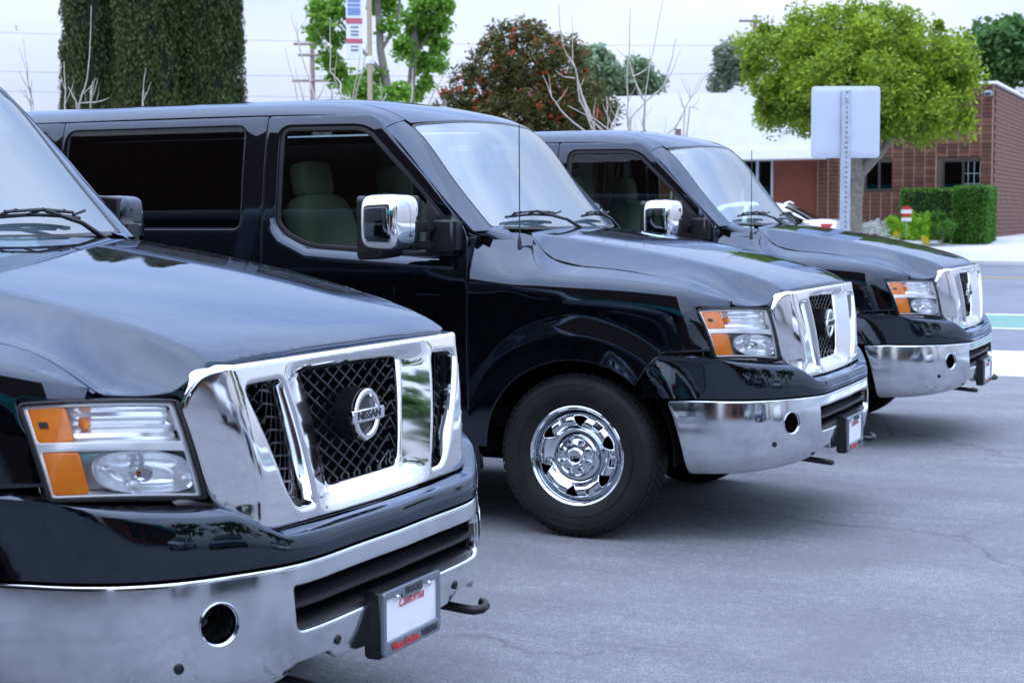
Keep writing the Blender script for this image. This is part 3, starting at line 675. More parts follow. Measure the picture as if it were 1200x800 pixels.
def make_van():
    van = empty('passenger_van')
    for sg in (-1, 1): make_side(van, sg); make_headlight(van, sg)
    make_grille(van); make_bumper(van)
    # body coloured fascia
    h = [(0, .0), (.3, .0), (.55, 0), (.68, 0), (.85, 0), (.98, 0), (1.12, 0), (1.262, 0), (1.325, .27), (1.335, 1), (1.1, 1), (.85, 1), (.5, 1), (0, 1)]
    out = h+[(-a, b) for a, b in h[::-1][1:-1]]
    panel('bumper_fascia', out, [], fascia, .025, PAINT, van, (1, 0, .2), .02, .0, stepv=.07, bstep=.03)
    # hood
    wsx = np.array([-1.29, -1.26, -1.22, -1.15, -1.0, -.8, -.6, -.45, -.36, -.30, -.287]); wsw, _ = shut(wsx)
    h = [(-1.327, 0), (-1.325, .5), (-1.315, .74)]+[(x, w-.0105) for x, w in zip(wsx, wsw)]+[(-.268, .846), (-.205, .785), (-.158, .738), (-.140, .705), (-.116, .67), (-.098, .6), (-.080, .35), (-.073, 0)]
    out = h+[(x, -y) for x, y in h[::-1][1:-1]]
    panel('hood', out, [], hood, .016, PAINT, van, (0, 0, 1), .016, .004, bstep=.014, sharp=50)
    # roof, windshield, cowl
    rb = [(.02, -.808), (4.165, -.808), (4.178, -.6), (4.178, .6), (4.165, .808), (.02, .808)]
    panel('roof', rb, [], green(), .05, PAINT, van, (0, 0, 1), .012, .004)
    ws = rpoly([(4.190, -.828), (4.915, -.828), (4.93, -.4), (4.93, .4), (4.915, .828), (4.190, .828)], [.045, .03, 0, 0, .03, .045], 5)
    wsl = panel('windshield', ws, [], green(-.004), .05, WSG, van, (.7, 0, .7), 0, 0)
    panel('windshield_seal', offpoly(ws, -.008), [offpoly(ws, .006)], green(-.002), .05, PLASTIC, van, (.7, 0, .7), .012, .003, bstep=.03)
    panel('windshield_frit', offpoly(ws, .004), [offpoly(ws, .022)], green(-.010), .05, DARK, wsl, (.7, 0, .7), 0, 0, bstep=.03)
    # cowl between hood and glass
    V = []; F = []; n = 41
    for k in range(n):
        y = -.79+1.58*k/(n-1); v = y/.93; p = _g(np.array([4.96]), np.array([abs(v)]))[0]
        V.append((-1.331+.02*(abs(y)/.8)**4, y, 1.414-.03*(abs(y)/.79)**8)); V.append(((p[0]-1.331)/2, y, 1.408-.03*(abs(y)/.79)**8)); V.append((p[0]+.03, y, p[2]-.012))
    for k in range(n-1):
        for j in range(2): F.append((3*k+j, 3*k+3+j, 3*k+4+j, 3*k+1+j))
    fixn(mesh('cowl', V, F, PAINT, van))
    # wipers
    for v0, v1, vp in ((-.70, -.24, -.03), (.06, .52, .60)):
        def W(v, u, off): return green(off)(np.array([u]), np.array([v]))[0]
        pts = [W(v0+(v1-v0)*i/10, 4.875-.012*math.sin(math.pi*i/10), .022) for i in range(11)]; b = B()
        b.tube(pts, .007, 6)
        for i in range(4): b.tube([W(v0+(v1-v0)*(.1+.27*i), 4.868, .030), W(v0+(v1-v0)*(.1+.27*i+.13), 4.862, .046)], .005, 6)
        mid = W((v0+v1)/2, 4.862, .048); b.tube([mid, W((v0+v1)/2+(vp-(v0+v1)/2)*.6, 4.91, .040), W(vp, 4.97, .02), W(vp, 5.0, -.01)], [.007, .008, .011, .013], 7)
        b.tube([W(v0+.12*(v1-v0), 4.866, .04), mid, W(v0+.88*(v1-v0), 4.866, .04)], .006, 6)
        fixn(b.build('wiper', PLASTIC, van))
    fixn(B().lathe([(.055, 0), (.05, .018), (.03, .032), (.0001, .036)], 20, 'z', (-3.55, 0, 2.130)).build('roof_dome', PAINT, van))
    # cabin
    rbox('dashboard', (-1.73, 0, 1.22), (.46, 1.66, .36), .09, DASH, van, seg=4)
    sw = B(); V = []
    R_ = Matrix.Translation((-1.93, .42, 1.36)) @ Matrix.Rotation(rad(-62), 4, 'Y')
    ring = [R_ @ Vector((.19*math.cos(2*math.pi*k/36), .19*math.sin(2*math.pi*k/36), 0)) for k in range(37)]
    sw.tube(ring, .016, 8, False)
    for a in (0, 120, 240): sw.tube([R_ @ Vector((.0, 0, -.02)), R_ @ Vector((.19*math.cos(rad(a+90)), .19*math.sin(rad(a+90)), 0))], .013, 6)
    sw.tube([R_ @ Vector((0, 0, .02)), R_ @ Vector((0, 0, -.30))], [.06, .03], 12)
    fixn(sw.build('steering_wheel', DASH, van))
    for y in (-.46, .46):
        s = pillow('seat', (-2.38, y, .93), (.56, .54, .22), SEAT, van)
        pillow('seat_back', (-2.62, y, 1.24), (.20, .53, .78), SEAT, s, Matrix.Rotation(rad(-12), 3, 'Y'), .45)
        pillow('headrest', (-2.72, y, 1.70), (.13, .29, .20), SEAT, s, Matrix.Rotation(rad(-10), 3, 'Y'), .5)
    for x in (-3.5, -4.4, -5.3):
        pillow('bench_back', (x, 0, 1.25), (.18, 1.6, .64), CABIN, van, Matrix.Rotation(rad(-12), 3, 'Y'), .4)
    rbox('rear_mirror', (-1.93, 0, 1.86), (.03, .24, .07), .012, PLASTIC, van)
    b = B().box((-3.35, 0, .55), (5.1, 1.80, .10)).box((-.82, 0, .62), (1.2, 1.10, .56)).box((-1.10, 0, 1.02), (.62, 1.5, .34)).box((-3.5, 0, .36), (4.6, .9, .18)); b.build('underbody', DARK, van)
    fixn(B().box((-1.49, 0, .98), (.05, 1.80, .84)).build('firewall', DARK, van))
    fixn(B().lathe([(.05, -.80), (.05, .80)], 10, 'y', (WX, 0, .37)).lathe([(.06, -.8), (.06, .8)], 10, 'y', (WX-3.71, 0, .38)).build('axle', DARK, van))
    # tail: doors, glass, lamps
    tail = lambda off: (lambda y, z: np.stack([-5.955-off-.02*(1-(y/.9)**2), y, z], 1))
    for sg in (-1, 1):
        pr = [(float(prof(np.array([z]))[0]-.052), z) for z in (.46, .8, 1.2, 1.6, 1.9, 2.0)]
        o2 = [(sg*.004, .46)]+[(sg*a, z) for a, z in pr]+[(sg*.7, 2.07), (sg*.004, 2.10)]
        W = rpoly([(sg*.10, 1.44), (sg*.78, 1.44), (sg*.74, 1.95), (sg*.10, 1.95)], .05, 4)
        d = panel('rear_door', o2, [W], tail(0), .08, PAINT, van, (-1, 0, 0), .02, .004)
        panel('window_glass', offpoly(W, .002), [], tail(-.002), .1, PRIV, d, (-1, 0, 0), 0)
        panel('tail_lamp', rpoly([(sg*.83, .95), (sg*.93, .95), (sg*.915, 1.35), (sg*.83, 1.35)], .02, 3), [], tail(.014), .05, RED, van, (-1, 0, 0), .03, .004)
    rbox('rear_bumper', (-6.0, 0, .52), (.14, 1.84, .20), .05, BCHROME, van)
    # the nose narrows towards the front
    kx = lin([-1.05, -.8, -.53, -.42, -.33, -.10], [1.0, .991, .974, .962, .957, .941])
    FRONT = ('front_fender', 'hood', 'bumper_fascia', 'front_bumper', 'headlight', 'grille', 'tow_hook'); SKIP = ('badge', 'lettering')
    def warp(o):
        if o.name.split('.')[0].startswith(SKIP): return
        me = o.data; co = np.empty(len(me.vertices)*3); me.vertices.foreach_get('co', co); co = co.reshape(-1, 3); co[:, 1] *= kx(co[:, 0]); me.vertices.foreach_set('co', co.ravel()); me.update()
        for ch in o.children: warp(ch)
    for ch in van.children:
        if ch.name.split('.')[0] in FRONT: warp(ch)
    return van
VANS = [((-2.12776, 3.81026), 0, ''), ((-1.84999, 7.958), -.069, ''), ((-1.71194, 11.44731), .094, '')]
van0 = make_van()
GRP = 'black passenger vans parked side by side'
LAB = ['black passenger van whose chrome grille, badge and white number plate are fully in view',
       'black passenger van parked between the two others, its chromed front wheel in view',
       'black passenger van at the end of the row beside the road and the square sign']
for i, ((x, y), a, l) in enumerate(VANS):
    v = van0 if i == 0 else copy_tree(van0)
    v.location = (x, y, 0); v.rotation_euler = (0, 0, rad(a)); tag(v, LAB[i], 'van', GRP)

# ------------------------------------------------------------------ placing by sight line and distance
R2 = Vector((math.cos(YAW), math.sin(YAW), 0)); F2 = Vector((-math.sin(YAW), math.cos(YAW), 0))
def ray(px, py): return FW+RT*((px-600)/FPX)-UP*((py-400)/FPX)
def at(px, py, d):
    """point on the sight line of a pixel, d metres out along the level view direction"""
    r = ray(px, py); return Vector((0, 0, CAM_H))+r*(d/(r.dot(F2)))
def atY(px, py, y):
    r = ray(px, py); return Vector((0, 0, CAM_H))+r*(y/r.y)
TZ = lin([-200, 15.75, 17.7, 37.5, 46, 60, 900], [0, 0, .08, .40, .89, .95, .95])
def gz(y): return float(TZ(y))

# ------------------------------------------------------------------ ground
def ground_mat(name, c1, c2, scale, rough=.85, speck=.0, bump=.3, cracks=0, stain=None, spots=0, streak=0):
    m = bpy.data.materials.new(name); m.use_nodes = True; n = m.node_tree; p = n.nodes['Principled BSDF']; MATS[name] = m; L = n.links.new
    t = n.nodes.new('ShaderNodeTexCoord'); p.inputs['Roughness'].default_value = rough
    def ns(s, d=6, r=.6, dist=0):
        q = n.nodes.new('ShaderNodeTexNoise'); q.inputs['Scale'].default_value = s; q.inputs['Detail'].default_value = d; q.inputs['Roughness'].default_value = r; q.inputs['Distortion'].default_value = dist; L(t.outputs['Object'], q.inputs['Vector']); return q
    def mix(fac, a, b, mode='MIX'):
        x = n.nodes.new('ShaderNodeMix'); x.data_type = 'RGBA'; x.blend_type = mode
        for s, val in ((0, fac), (6, a), (7, b)):
            if hasattr(val, 'links') or hasattr(val, 'is_linked'): L(val, x.inputs[s])
            else: x.inputs[s].default_value = val if s == 0 else (*val, 1)
        return x.outputs[2]
    def ramp(src, lo, hi, a=0, b=1):
        q = n.nodes.new('ShaderNodeMapRange'); q.inputs[1].default_value = lo; q.inputs[2].default_value = hi; q.inputs[3].default_value = a; q.inputs[4].default_value = b; L(src, q.inputs[0]); return q.outputs[0]
    col = mix(ramp(ns(scale).outputs[0], .35, .68), c1, c2)
    fine = ns(110, 4, .8).outputs[0]
    if streak: mpn = n.nodes.new('ShaderNodeMapping'); mpn.inputs['Scale'].default_value = (.35, 2.2, 1); L(t.outputs['Object'], mpn.inputs[0]); sn = ns(1.6, 6, .65, .5); L(mpn.outputs[0], sn.inputs['Vector']); col = mix(ramp(sn.outputs[0], .46, .70, 0, streak), col, (c1[0]*.55, c1[1]*.56, c1[2]*.58))
    col = mix(ramp(ns(48, 3, .75).outputs[0], .50, .63, 0, speck*.55), col, (c1[0]*.45, c1[1]*.45, c1[2]*.47))
    col = mix(ramp(fine, .40, .62, 0, speck), col, (c1[0]*.35, c1[1]*.35, c1[2]*.35))
    col = mix(ramp(ns(130, 2, .6).outputs[0], .58, .72, 0, speck*.35), col, (min(1, c2[0]*1.35), min(1, c2[1]*1.35), min(1, c2[2]*1.35)))
    col = mix(ramp(ns(9, 5, .7).outputs[0], .45, .66, 0, speck*.55), col, (c1[0]*.62, c1[1]*.63, c1[2]*.66))
    col = mix(ramp(ns(28, 4, .7, .6).outputs[0], .5, .7, 0, speck*.4), col, (c2[0]*1.12, c2[1]*1.12, c2[2]*1.12))
    if stain: col = mix(ramp(ns(.55, 5, .62, .8).outputs[0], .52, .72, 0, .75), col, stain)
    if spots: col = mix(ramp(ns(3.2, 4, .55, .4).outputs[0], .66, .74, 0, spots), col, (c1[0]*.3, c1[1]*.3, c1[2]*.3))
    if cracks:
        dv = n.nodes.new('ShaderNodeVectorMath'); dv.operation = 'ADD'; w = ns(1.4, 4); sc = n.nodes.new('ShaderNodeVectorMath'); sc.operation = 'SCALE'; sc.inputs['Scale'].default_value = .55
        L(w.outputs['Color'], sc.inputs[0]); L(t.outputs['Object'], dv.inputs[0]); L(sc.outputs[0], dv.inputs[1])
        v = n.nodes.new('ShaderNodeTexVoronoi'); v.feature = 'DISTANCE_TO_EDGE'; v.inputs['Scale'].default_value = cracks; L(dv.outputs[0], v.inputs['Vector'])
        msk = n.nodes.new('ShaderNodeMath'); msk.operation = 'MULTIPLY'; L(ramp(v.outputs['Distance'], .0, .008, .6, 0), msk.inputs[0]); L(ramp(ns(.35, 3).outputs[0], .42, .54), msk.inputs[1])
        col = mix(msk.outputs[0], col, (c1[0]*.22, c1[1]*.22, c1[2]*.22))
    L(col, p.inputs['Base Color'])
    b = n.nodes.new('ShaderNodeBump'); b.inputs['Strength'].default_value = bump; b.inputs['Distance'].default_value = .004; L(fine, b.inputs['Height']); L(b.outputs[0], p.inputs['Normal'])
    return m
ASPH = ground_mat('lot_asphalt', (.205, .209, .218), (.315, .319, .328), 1.2, .85, .9, 1.0, .45, (.135, .135, .138), .7, .6)
ROAD = ground_mat('road_asphalt', (.13, .145, .17), (.19, .205, .235), .5, .85, .3, .3)
CONC = ground_mat('concrete', (.50, .50, .50), (.62, .62, .62), .8, .9, .12, .2, .35, (.44, .43, .42))
PAINTW = ground_mat('road_paint_white', (.62, .64, .64), (.72, .73, .73), 3, .7, .2)
PAINTY = ground_mat('road_paint_yellow', (.42, .30, .06), (.50, .36, .08), 3, .7, .2)
PAINTG = ground_mat('bike_lane_green', (.11, .25, .20), (.15, .30, .24), 2, .7, .2)
SOIL = ground_mat('soil', (.10, .075, .05), (.16, .12, .08), 3, .95, .3)
def strip(name, y0, y1, mat, dz=0.0, x0=-150, x1=150, nx=2):
    ys = sorted(set([y0, y1]+[k for k in (15.75, 17.7, 37.5, 46, 60) if y0 < k < y1])); V = []; F = []
    for y in ys:
        for i in range(nx+1): V.append((x0+(x1-x0)*i/nx, y, gz(y)+dz))
    for j in range(len(ys)-1):
        for i in range(nx): F.append((j*(nx+1)+i, j*(nx+1)+i+1, (j+1)*(nx+1)+i+1, (j+1)*(nx+1)+i))
    o = mesh(name, V, F, mat, None, False); o['kind'] = 'structure'; return o
strip('parking_lot', -120, 15.75, ASPH); strip('driveway_apron', 15.75, 17.7, CONC); strip('road', 17.7, 37.5, ROAD); strip('pavement', 37.5, 60, CONC)
strip('ground', 60, 800, SOIL, 0, -900, 900)
strip('bike_lane', 20.55, 22.65, PAINTG, .004)
strip('lane_line', 20.40, 20.55, PAINTW, .004); strip('lane_line', 22.65, 22.80, PAINTW, .004)
strip('lane_line', 31.8, 31.93, PAINTY, .004); strip('lane_line', 32.1, 32.23, PAINTY, .004)
b = B().box((0, 37.56, gz(37.5)+.03), (300, .16, .10)); tag(b.build('kerb', CONC, None, smooth=False), kind='structure')

# ------------------------------------------------------------------ foliage
def leafmat(name, c1, c2, trans=.35, rough=.5):
    m = bpy.data.materials.new(name); m.use_nodes = True; n = m.node_tree; n.nodes.clear(); L = n.links.new; MATS[name] = m
    o = n.nodes.new('ShaderNodeOutputMaterial'); g = n.nodes.new('ShaderNodeNewGeometry'); r = n.nodes.new('ShaderNodeValToRGB')
    r.color_ramp.elements[0].color = (*c1, 1); r.color_ramp.elements[1].color = (*c2, 1)
    t = n.nodes.new('ShaderNodeTexCoord'); q = n.nodes.new('ShaderNodeTexNoise'); q.inputs['Scale'].default_value = 1.3; q.inputs['Detail'].default_value = 3; L(t.outputs['Object'], q.inputs['Vector'])
    a = n.nodes.new('ShaderNodeMath'); a.operation = 'MULTIPLY_ADD'; a.inputs[1].default_value = .55; L(g.outputs['Random Per Island'], a.inputs[0])
    s = n.nodes.new('ShaderNodeMapRange'); s.inputs[1].default_value = .3; s.inputs[2].default_value = .7; s.inputs[3].default_value = 0; s.inputs[4].default_value = .45; L(q.outputs[0], s.inputs[0]); L(s.outputs[0], a.inputs[2]); L(a.outputs[0], r.inputs[0])
    p = n.nodes.new('ShaderNodeBsdfPrincipled'); p.inputs['Roughness'].default_value = rough; p.inputs['Specular IOR Level'].default_value = .3; L(r.outputs[0], p.inputs['Base Color'])
    tr = n.nodes.new('ShaderNodeBsdfTranslucent'); L(r.outputs[0], tr.inputs[0]); x = n.nodes.new('ShaderNodeMixShader'); x.inputs[0].default_value = trans
    L(p.outputs[0], x.inputs[1]); L(tr.outputs[0], x.inputs[2]); L(x.outputs[0], o.inputs[0]); return m
def leaf_mesh(name, C, size, mat, parent, rng, aspect=.5, up=.3, droop=0, axis=None):
    """one mesh of folded leaf-sized faces centred on the points C"""
    n = len(C); d = rng.normal(size=(n, 3)); d[:, 2] = d[:, 2]*.7+droop
    if axis is not None: d = d*.35+np.array(axis)
    d /= np.linalg.norm(d, axis=1)[:, None]; nn = rng.normal(size=(n, 3)); nn[:, 2] += up*2; s = np.cross(d, nn); s /= np.linalg.norm(s, axis=1)[:, None]+1e-9
    L = size*(.6+.8*rng.random(n))[:, None]; A = C-d*L*.5; Bq = C+d*L*.5; M1 = C+s*L*aspect*.5; M2 = C-s*L*aspect*.5
    V = np.stack([A, M1, Bq, M2], 1).reshape(-1, 3); me = bpy.data.meshes.new(name); me.vertices.add(4*n); me.vertices.foreach_set('co', V.ravel())
    me.loops.add(4*n); me.loops.foreach_set('vertex_index', np.arange(4*n)); me.polygons.add(n); me.polygons.foreach_set('loop_start', np.arange(0, 4*n, 4)); me.polygons.foreach_set('loop_total', np.full(n, 4))
    me.update(); me.validate(); me.materials.append(mat); o = bpy.data.objects.new(name, me); COL.objects.link(o)
    if parent: o.parent = parent
    return o
def crown_points(blobs, n, rng, clump=.35, nc=None, shell=.55):
    """points gathered in clumps through the volume of several ellipsoids"""
    w = np.array([b[1][0]*b[1][1]*b[1][2] for b in blobs])**.8; w /= w.sum(); nc = nc or n//45
    k = rng.choice(len(blobs), nc, p=w); u = rng.normal(size=(nc, 3)); u /= np.linalg.norm(u, axis=1)[:, None]; r = shell+(1-shell)*rng.random(nc)**.6
    C = np.array([blobs[i][0] for i in k])+u*r[:, None]*np.array([blobs[i][1] for i in k])
    j = rng.integers(0, nc, n); g = rng.normal(size=(n, 3)); g *= (.85*rng.random(n)**.4/np.linalg.norm(g, axis=1))[:, None]; return C[j]+g*clump*(.5+rng.random(nc))[j][:, None]
BARK = pbr('bark', (.17, .145, .12), .9, noise=(14, (.27, .25, .22), .35, .7), bump=(40, .6, .01))
BARKL = pbr('pale_bark', (.42, .37, .31), .85, noise=(20, (.58, .53, .46), .35, .7), bump=(60, .4, .004))
def limbs(name, segs, mat, parent):
    b = B()
    for pts, r0, r1 in segs:
        n = len(pts); b.tube(pts, [r0+(r1-r0)*i/(n-1) for i in range(n)], 9)
    return fixn(b.build(name, mat, parent))
def tree(name, label, cat, base, blobs, n, size, mat, trunk, seed, clump=.35, group=None, shell=.5, aspect=.5, bark=BARK, nc=None, up=.3):
    rng = np.random.default_rng(seed); t = empty(name, base); tag(t, label, cat, group); bl_ = [(np.array(c)-np.array(base), r) for c, r in blobs]
    leaf_mesh('crown', crown_points(bl_, n, rng, clump, nc, shell), size, mat, t, rng, aspect, up)
    limbs('trunk', [([Vector(p)-Vector(base) for p in pts], a, c) for pts, a, c in trunk], bark, t); return t

# clipped ficus on the far pavement
FIC = leafmat('ficus_leaf', (.04, .11, .006), (.46, .60, .05), .42)
def ell(px, py, d, rx, rz, ry=None): return (tuple(at(px, py, d)), (rx, ry or rx, rz))
D = 38; k = D/FPX; bs = at(1003, 272, D); bs = Vector((bs.x, bs.y, gz(bs.y)))
bl = [ell(x, y, D+dd, rx*k, rz*k) for x, y, dd, rx, rz in ((920, 75, 0, 52, 48), (965, 50, .6, 55, 40), (1020, 45, 0, 62, 42), (1075, 70, .5, 55, 45), (1105, 100, 0, 42, 50), (1060, 120, -.6, 55, 40), (1085, 140, 0, 40, 24), (990, 100, -.8, 70, 45), (1030, 130, .2, 60, 30), (960, 130, .4, 50, 24), (1110, 130, .3, 34, 28), (930, 110, 0, 48, 32), (905, 130, .3, 30, 18), (1000, 85, 1.2, 90, 50), (1045, 20, .3, 24, 14), (890, 60, .4, 25, 25))]
tree('ficus_tree', 'rounded yellow-green street tree with a pale leaning trunk before the brick building', 'tree', bs, bl, 100000, .11, FIC, [([bs, bs.lerp(at(1003, 200, D), .6), at(1006, 205, D)], .16, .14), ([at(1006, 205, D), at(1035, 175, D), at(1065, 130, D)], .14, .05), ([at(1005, 208, D), at(1000, 165, D-.2), at(985, 110, D)], .16, .05), ([at(1006, 205, D), at(1012, 150, D+.3), at(1020, 80, D+.3)], .14, .05), ([at(1003, 175, D), at(960, 148, D), at(925, 118, D)], .07, .03)], 3, .36, bark=BARK, nc=640, shell=.62)

# cypress group
CYP = leafmat('cypress_spray', (.008, .016, .004), (.10, .13, .03), .15)
for i, (x0, x1, yb, d) in enumerate(((75, 146, 122, 48.4), (134, 222, 122, 47.6), (210, 284, 122, 48.0))):
    p0 = at((x0+x1)/2, 120, d); base = Vector((p0.x, p0.y, gz(p0.y))); R = (x1-x0)/2*d/FPX*1.02; rng = np.random.default_rng(20+i); t = empty('cypress_tree', base)
    tag(t, ('dark cypress with loose sprays on its outer edge, far end of its clump', 'widest of three dark columnar cypresses, in the middle of the clump', 'dense smooth-sided cypress on the end of the clump nearest the banner pole')[i], 'tree', 'columnar cypresses behind the vans')
    nc = 1500; z = .3+10.6*rng.random(nc); th = rng.random(nc)*2*math.pi; rr = R*np.minimum(1, (11.6-z)/3)*(.88+.07*np.sin(th*5+z*.5+i)+.10*(rng.random(nc)-.5)); n = 52000; j_ = rng.integers(0, nc, n); g_ = rng.normal(size=(n, 3)); g_ *= (rng.random(n)**.4/np.linalg.norm(g_, axis=1))[:, None]; g_ *= np.array((.15, .15, .42)); CC = np.stack([rr*np.cos(th), rr*np.sin(th), z], 1)[j_]+g_
    leaf_mesh('crown', CC, .12, CYP, t, rng, .36, .0, 0, (0, 0, 1))
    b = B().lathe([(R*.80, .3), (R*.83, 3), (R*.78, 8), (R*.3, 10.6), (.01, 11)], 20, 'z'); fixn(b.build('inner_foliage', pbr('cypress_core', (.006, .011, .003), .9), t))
    fixn(B().tube([(0, 0, 0), (0, 0, .8)], .16, 9).build('trunk', BARK, t))

# tall bright tree, seen through
BRI = leafmat('bright_leaf', (.08, .22, .02), (.32, .55, .08), .5)
D = 46; k = D/FPX
def spots(L, d, k): return [ell(x, y, d+(i % 3-1)*.5, r*k, r*.8*k) for i, (x, y, r) in enumerate(L)]
b1 = at(454, 150, D); b1 = Vector((b1.x, b1.y, gz(b1.y)))
tree('tall_green_tree', 'tall bright green tree with a dark trunk beside the banner pole', 'tree', b1, spots([(380, 15, 22), (372, 40, 16), (395, 45, 14), (400, 10, 16), (388, 70, 12), (400, 95, 18), (425, 108, 20), (455, 30, 14), (450, 5, 18), (465, 110, 14), (440, 92, 16), (395, -30, 30), (440, -30, 28)], D, k), 11000, .14, BRI, [([b1, at(456, 112, D), at(446, 60, D), at(443, 0, D), at(440, -60, D)], .15, .07), ([at(452, 90, D), at(425, 60, D), at(395, 20, D)], .07, .03), ([at(446, 60, D), at(465, 30, D), at(470, -10, D)], .06, .03)], 4, .24, 'bright green street trees', shell=.2, aspect=.75, nc=420)
b2 = at(482, 150, D+2); b2 = Vector((b2.x, b2.y, gz(b2.y)))
tree('tall_green_tree', 'tall bright green tree with open foliage next to the red-flowered bush', 'tree', b2, spots([(500, 10, 22), (515, 30, 14), (490, 40, 20), (475, 60, 14), (510, 55, 14), (495, 75, 16), (515, 78, 9), (480, 25, 14), (500, 98, 10), (525, 8, 10), (500, -30, 30), (485, 108, 14)], D+2, k), 9500, .14, BRI, [([b2, at(481, 110, D+2), at(486, 50, D+2), at(487, -20, D+2)], .15, .08), ([at(484, 70, D+2), at(500, 45, D+2), at(515, 20, D+2)], .06, .02)], 5, .24, 'bright green street trees', shell=.2, aspect=.75, nc=360)

# red-flowered bush tree
BOT = leafmat('bottlebrush_leaf', (.018, .030, .005), (.15, .14, .03), .25); REDL = leafmat('red_flower', (.30, .03, .01), (.60, .13, .04), .3)
D = 43; k = D/FPX; b3 = at(620, 150, D); b3 = Vector((b3.x, b3.y, gz(b3.y)))
bl = spots([(620, 70, 45), (600, 50, 32), (655, 75, 38), (575, 75, 32), (560, 110, 42), (620, 120, 60), (680, 120, 40), (540, 125, 32), (700, 140, 30), (600, 150, 60), (660, 150, 50), (625, 38, 18), (585, 42, 12), (560, 150, 40)], D, k)
t3 = tree('flowering_bush', 'dense dark olive bush tree dotted with red flowers', 'tree', b3, bl, 30000, .16, BOT, [([b3, at(615, 120, D), at(610, 60, D)], .12, .04), ([at(617, 150, D), at(660, 110, D), at(670, 70, D)], .08, .03), ([at(617, 150, D), at(570, 110, D), at(555, 80, D)], .08, .03)], 6, .28, aspect=.3, nc=900)
rng = np.random.default_rng(61); bl2 = [(np.array(c)-np.array(b3), r) for c, r in bl]
leaf_mesh('blossom', crown_points(bl2, 2600, rng, .13, 330, .85), .10, REDL, t3, rng, .6)

# trees further back
OLI = leafmat('grey_green_leaf', (.12, .20, .10), (.30, .42, .24), .4); DKG = leafmat('dark_green_leaf', (.025, .08, .02), (.12, .25, .06), .35); GRY = leafmat('grey_olive_leaf', (.14, .19, .13), (.30, .36, .27), .4)  # grey-green leaves lightened to carry the haze of distance in their colour
D = 75; k = D/FPX
for nm, lab, L, n, sd, mt, dd in (('background_tree', 'soft grey-green tree rising behind the red-flowered bush', [(700, 80, 30), (690, 68, 22), (715, 95, 22), (690, 100, 25)], 5000, 7, OLI, 75),
                              ('background_tree', 'soft grey-green tree behind the white canopy and bare saplings', [(745, 88, 20), (755, 98, 18), (735, 100, 20), (765, 103, 12)], 3600, 8, OLI, 78),
                              ('background_tree', 'pale olive tree showing between white canopy and the ficus', [(850, 65, 16), (845, 90, 15), (865, 80, 20), (840, 103, 10)], 3600, 9, GRY, 75),
                              ('background_tree', 'dark green tree behind the flat roof of the brick building', [(1160, 55, 32), (1185, 50, 34), (1140, 75, 25), (1190, 85, 30), (1150, 45, 18), (1215, 60, 35)], 9000, 10, DKG, 62)):
    c = at(L[0][0], 150, dd); base = Vector((c.x, c.y, gz(c.y))); top = at(*L[0][:2], dd)
    tree(nm, lab, 'tree', base, spots(L, dd, dd/FPX), n, .30, mt, [([base, base.lerp(top, .6), top], .22, .08)], sd, .42, 'trees standing behind the buildings', shell=.3)

# bare pruned saplings
def poly3(P, d, jit): return [at(x, y, d+jit*i) for i, (x, y) in enumerate(P)]
SAP = [('bare pruned sapling with many upright pale shoots before the flowering bush', 17.2, 702, [[(720, 164), (692, 141), (680, 105), (672, 72), (670, 18)], [(698, 163), (680, 117), (674, 81), (659, 54), (655, 5)], [(696, 163), (662, 135), (647, 114), (636, 88)], [(729, 164), (698, 141), (665, 124)], [(710, 163), (713, 141), (711, 114)], [(674, 92), (660, 90), (650, 82)], [(700, 163), (690, 130), (683, 112)], [(716, 150), (722, 138), (728, 120)]]),
       ('bare sapling with tall forked shoots in front of the white canopy', 17.6, 745, [[(737, 163), (735, 120), (737, 60), (739, 10)], [(737, 159), (740, 138), (755, 120), (761, 81), (777, 0)], [(755, 120), (744, 95), (738, 72), (722, 56)], [(756, 120), (777, 102), (786, 75), (792, 46)], [(761, 165), (753, 147), (756, 120)], [(777, 102), (790, 80), (798, 58)], [(742, 90), (752, 85), (760, 78)]]),
       ('low bare sapling with two spreading shoots before the white canopy', 17.4, 776, [[(771, 165), (791, 150), (809, 118), (831, 82)], [(791, 150), (803, 129), (822, 88)], [(803, 129), (797, 112)], [(809, 125), (818, 128)]]),
       ('bare sapling with curving pale shoots against the dark cypresses', 17.0, 92, [[(92, 123), (103, 91), (107, 7)], [(76, 123), (75, 72)], [(92, 121), (114, 120), (128, 115)], [(106, 120), (107, 100)], [(90, 119), (80, 102)]]),
       ('single bare shoot standing before the widest cypress', 17.3, 167, [[(167, 121), (171, 80)], [(168, 118), (172, 108)]]),
       ('thin dark twigs of a bare sapling against open sky beside the cypress', 18.0, 36, [[(36, 125), (32, 80), (27, 45)], [(38, 122), (30, 80), (22, 56)], [(20, 36), (19, 31), (21, 30)]]),
       ('bare sapling with long slanting shoots in front of the utility pole', 17.5, 368, [[(370, 121), (350, 52), (341, 15)], [(350, 121), (334, 56)], [(356, 121), (346, 80)], [(370, 121), (380, 100), (388, 92)], [(352, 60), (347, 25)]]),
       ('bare pale sapling with a crooked stem beside the banner', 17.1, 402, [[(398, 121), (400, 98), (387, 84), (387, 20)], [(414, 121), (424, 86), (433, 42)], [(413, 121), (422, 64)], [(398, 110), (392, 92), (396, 56)], [(388, 121), (388, 100)]]),
       ('slim bare shoots between the green tree and the flowering bush', 17.3, 490, [[(482, 124), (484, 80)], [(500, 126), (526, 76)], [(446, 124), (453, 110)], [(283, 125), (288, 95)]][:3])]
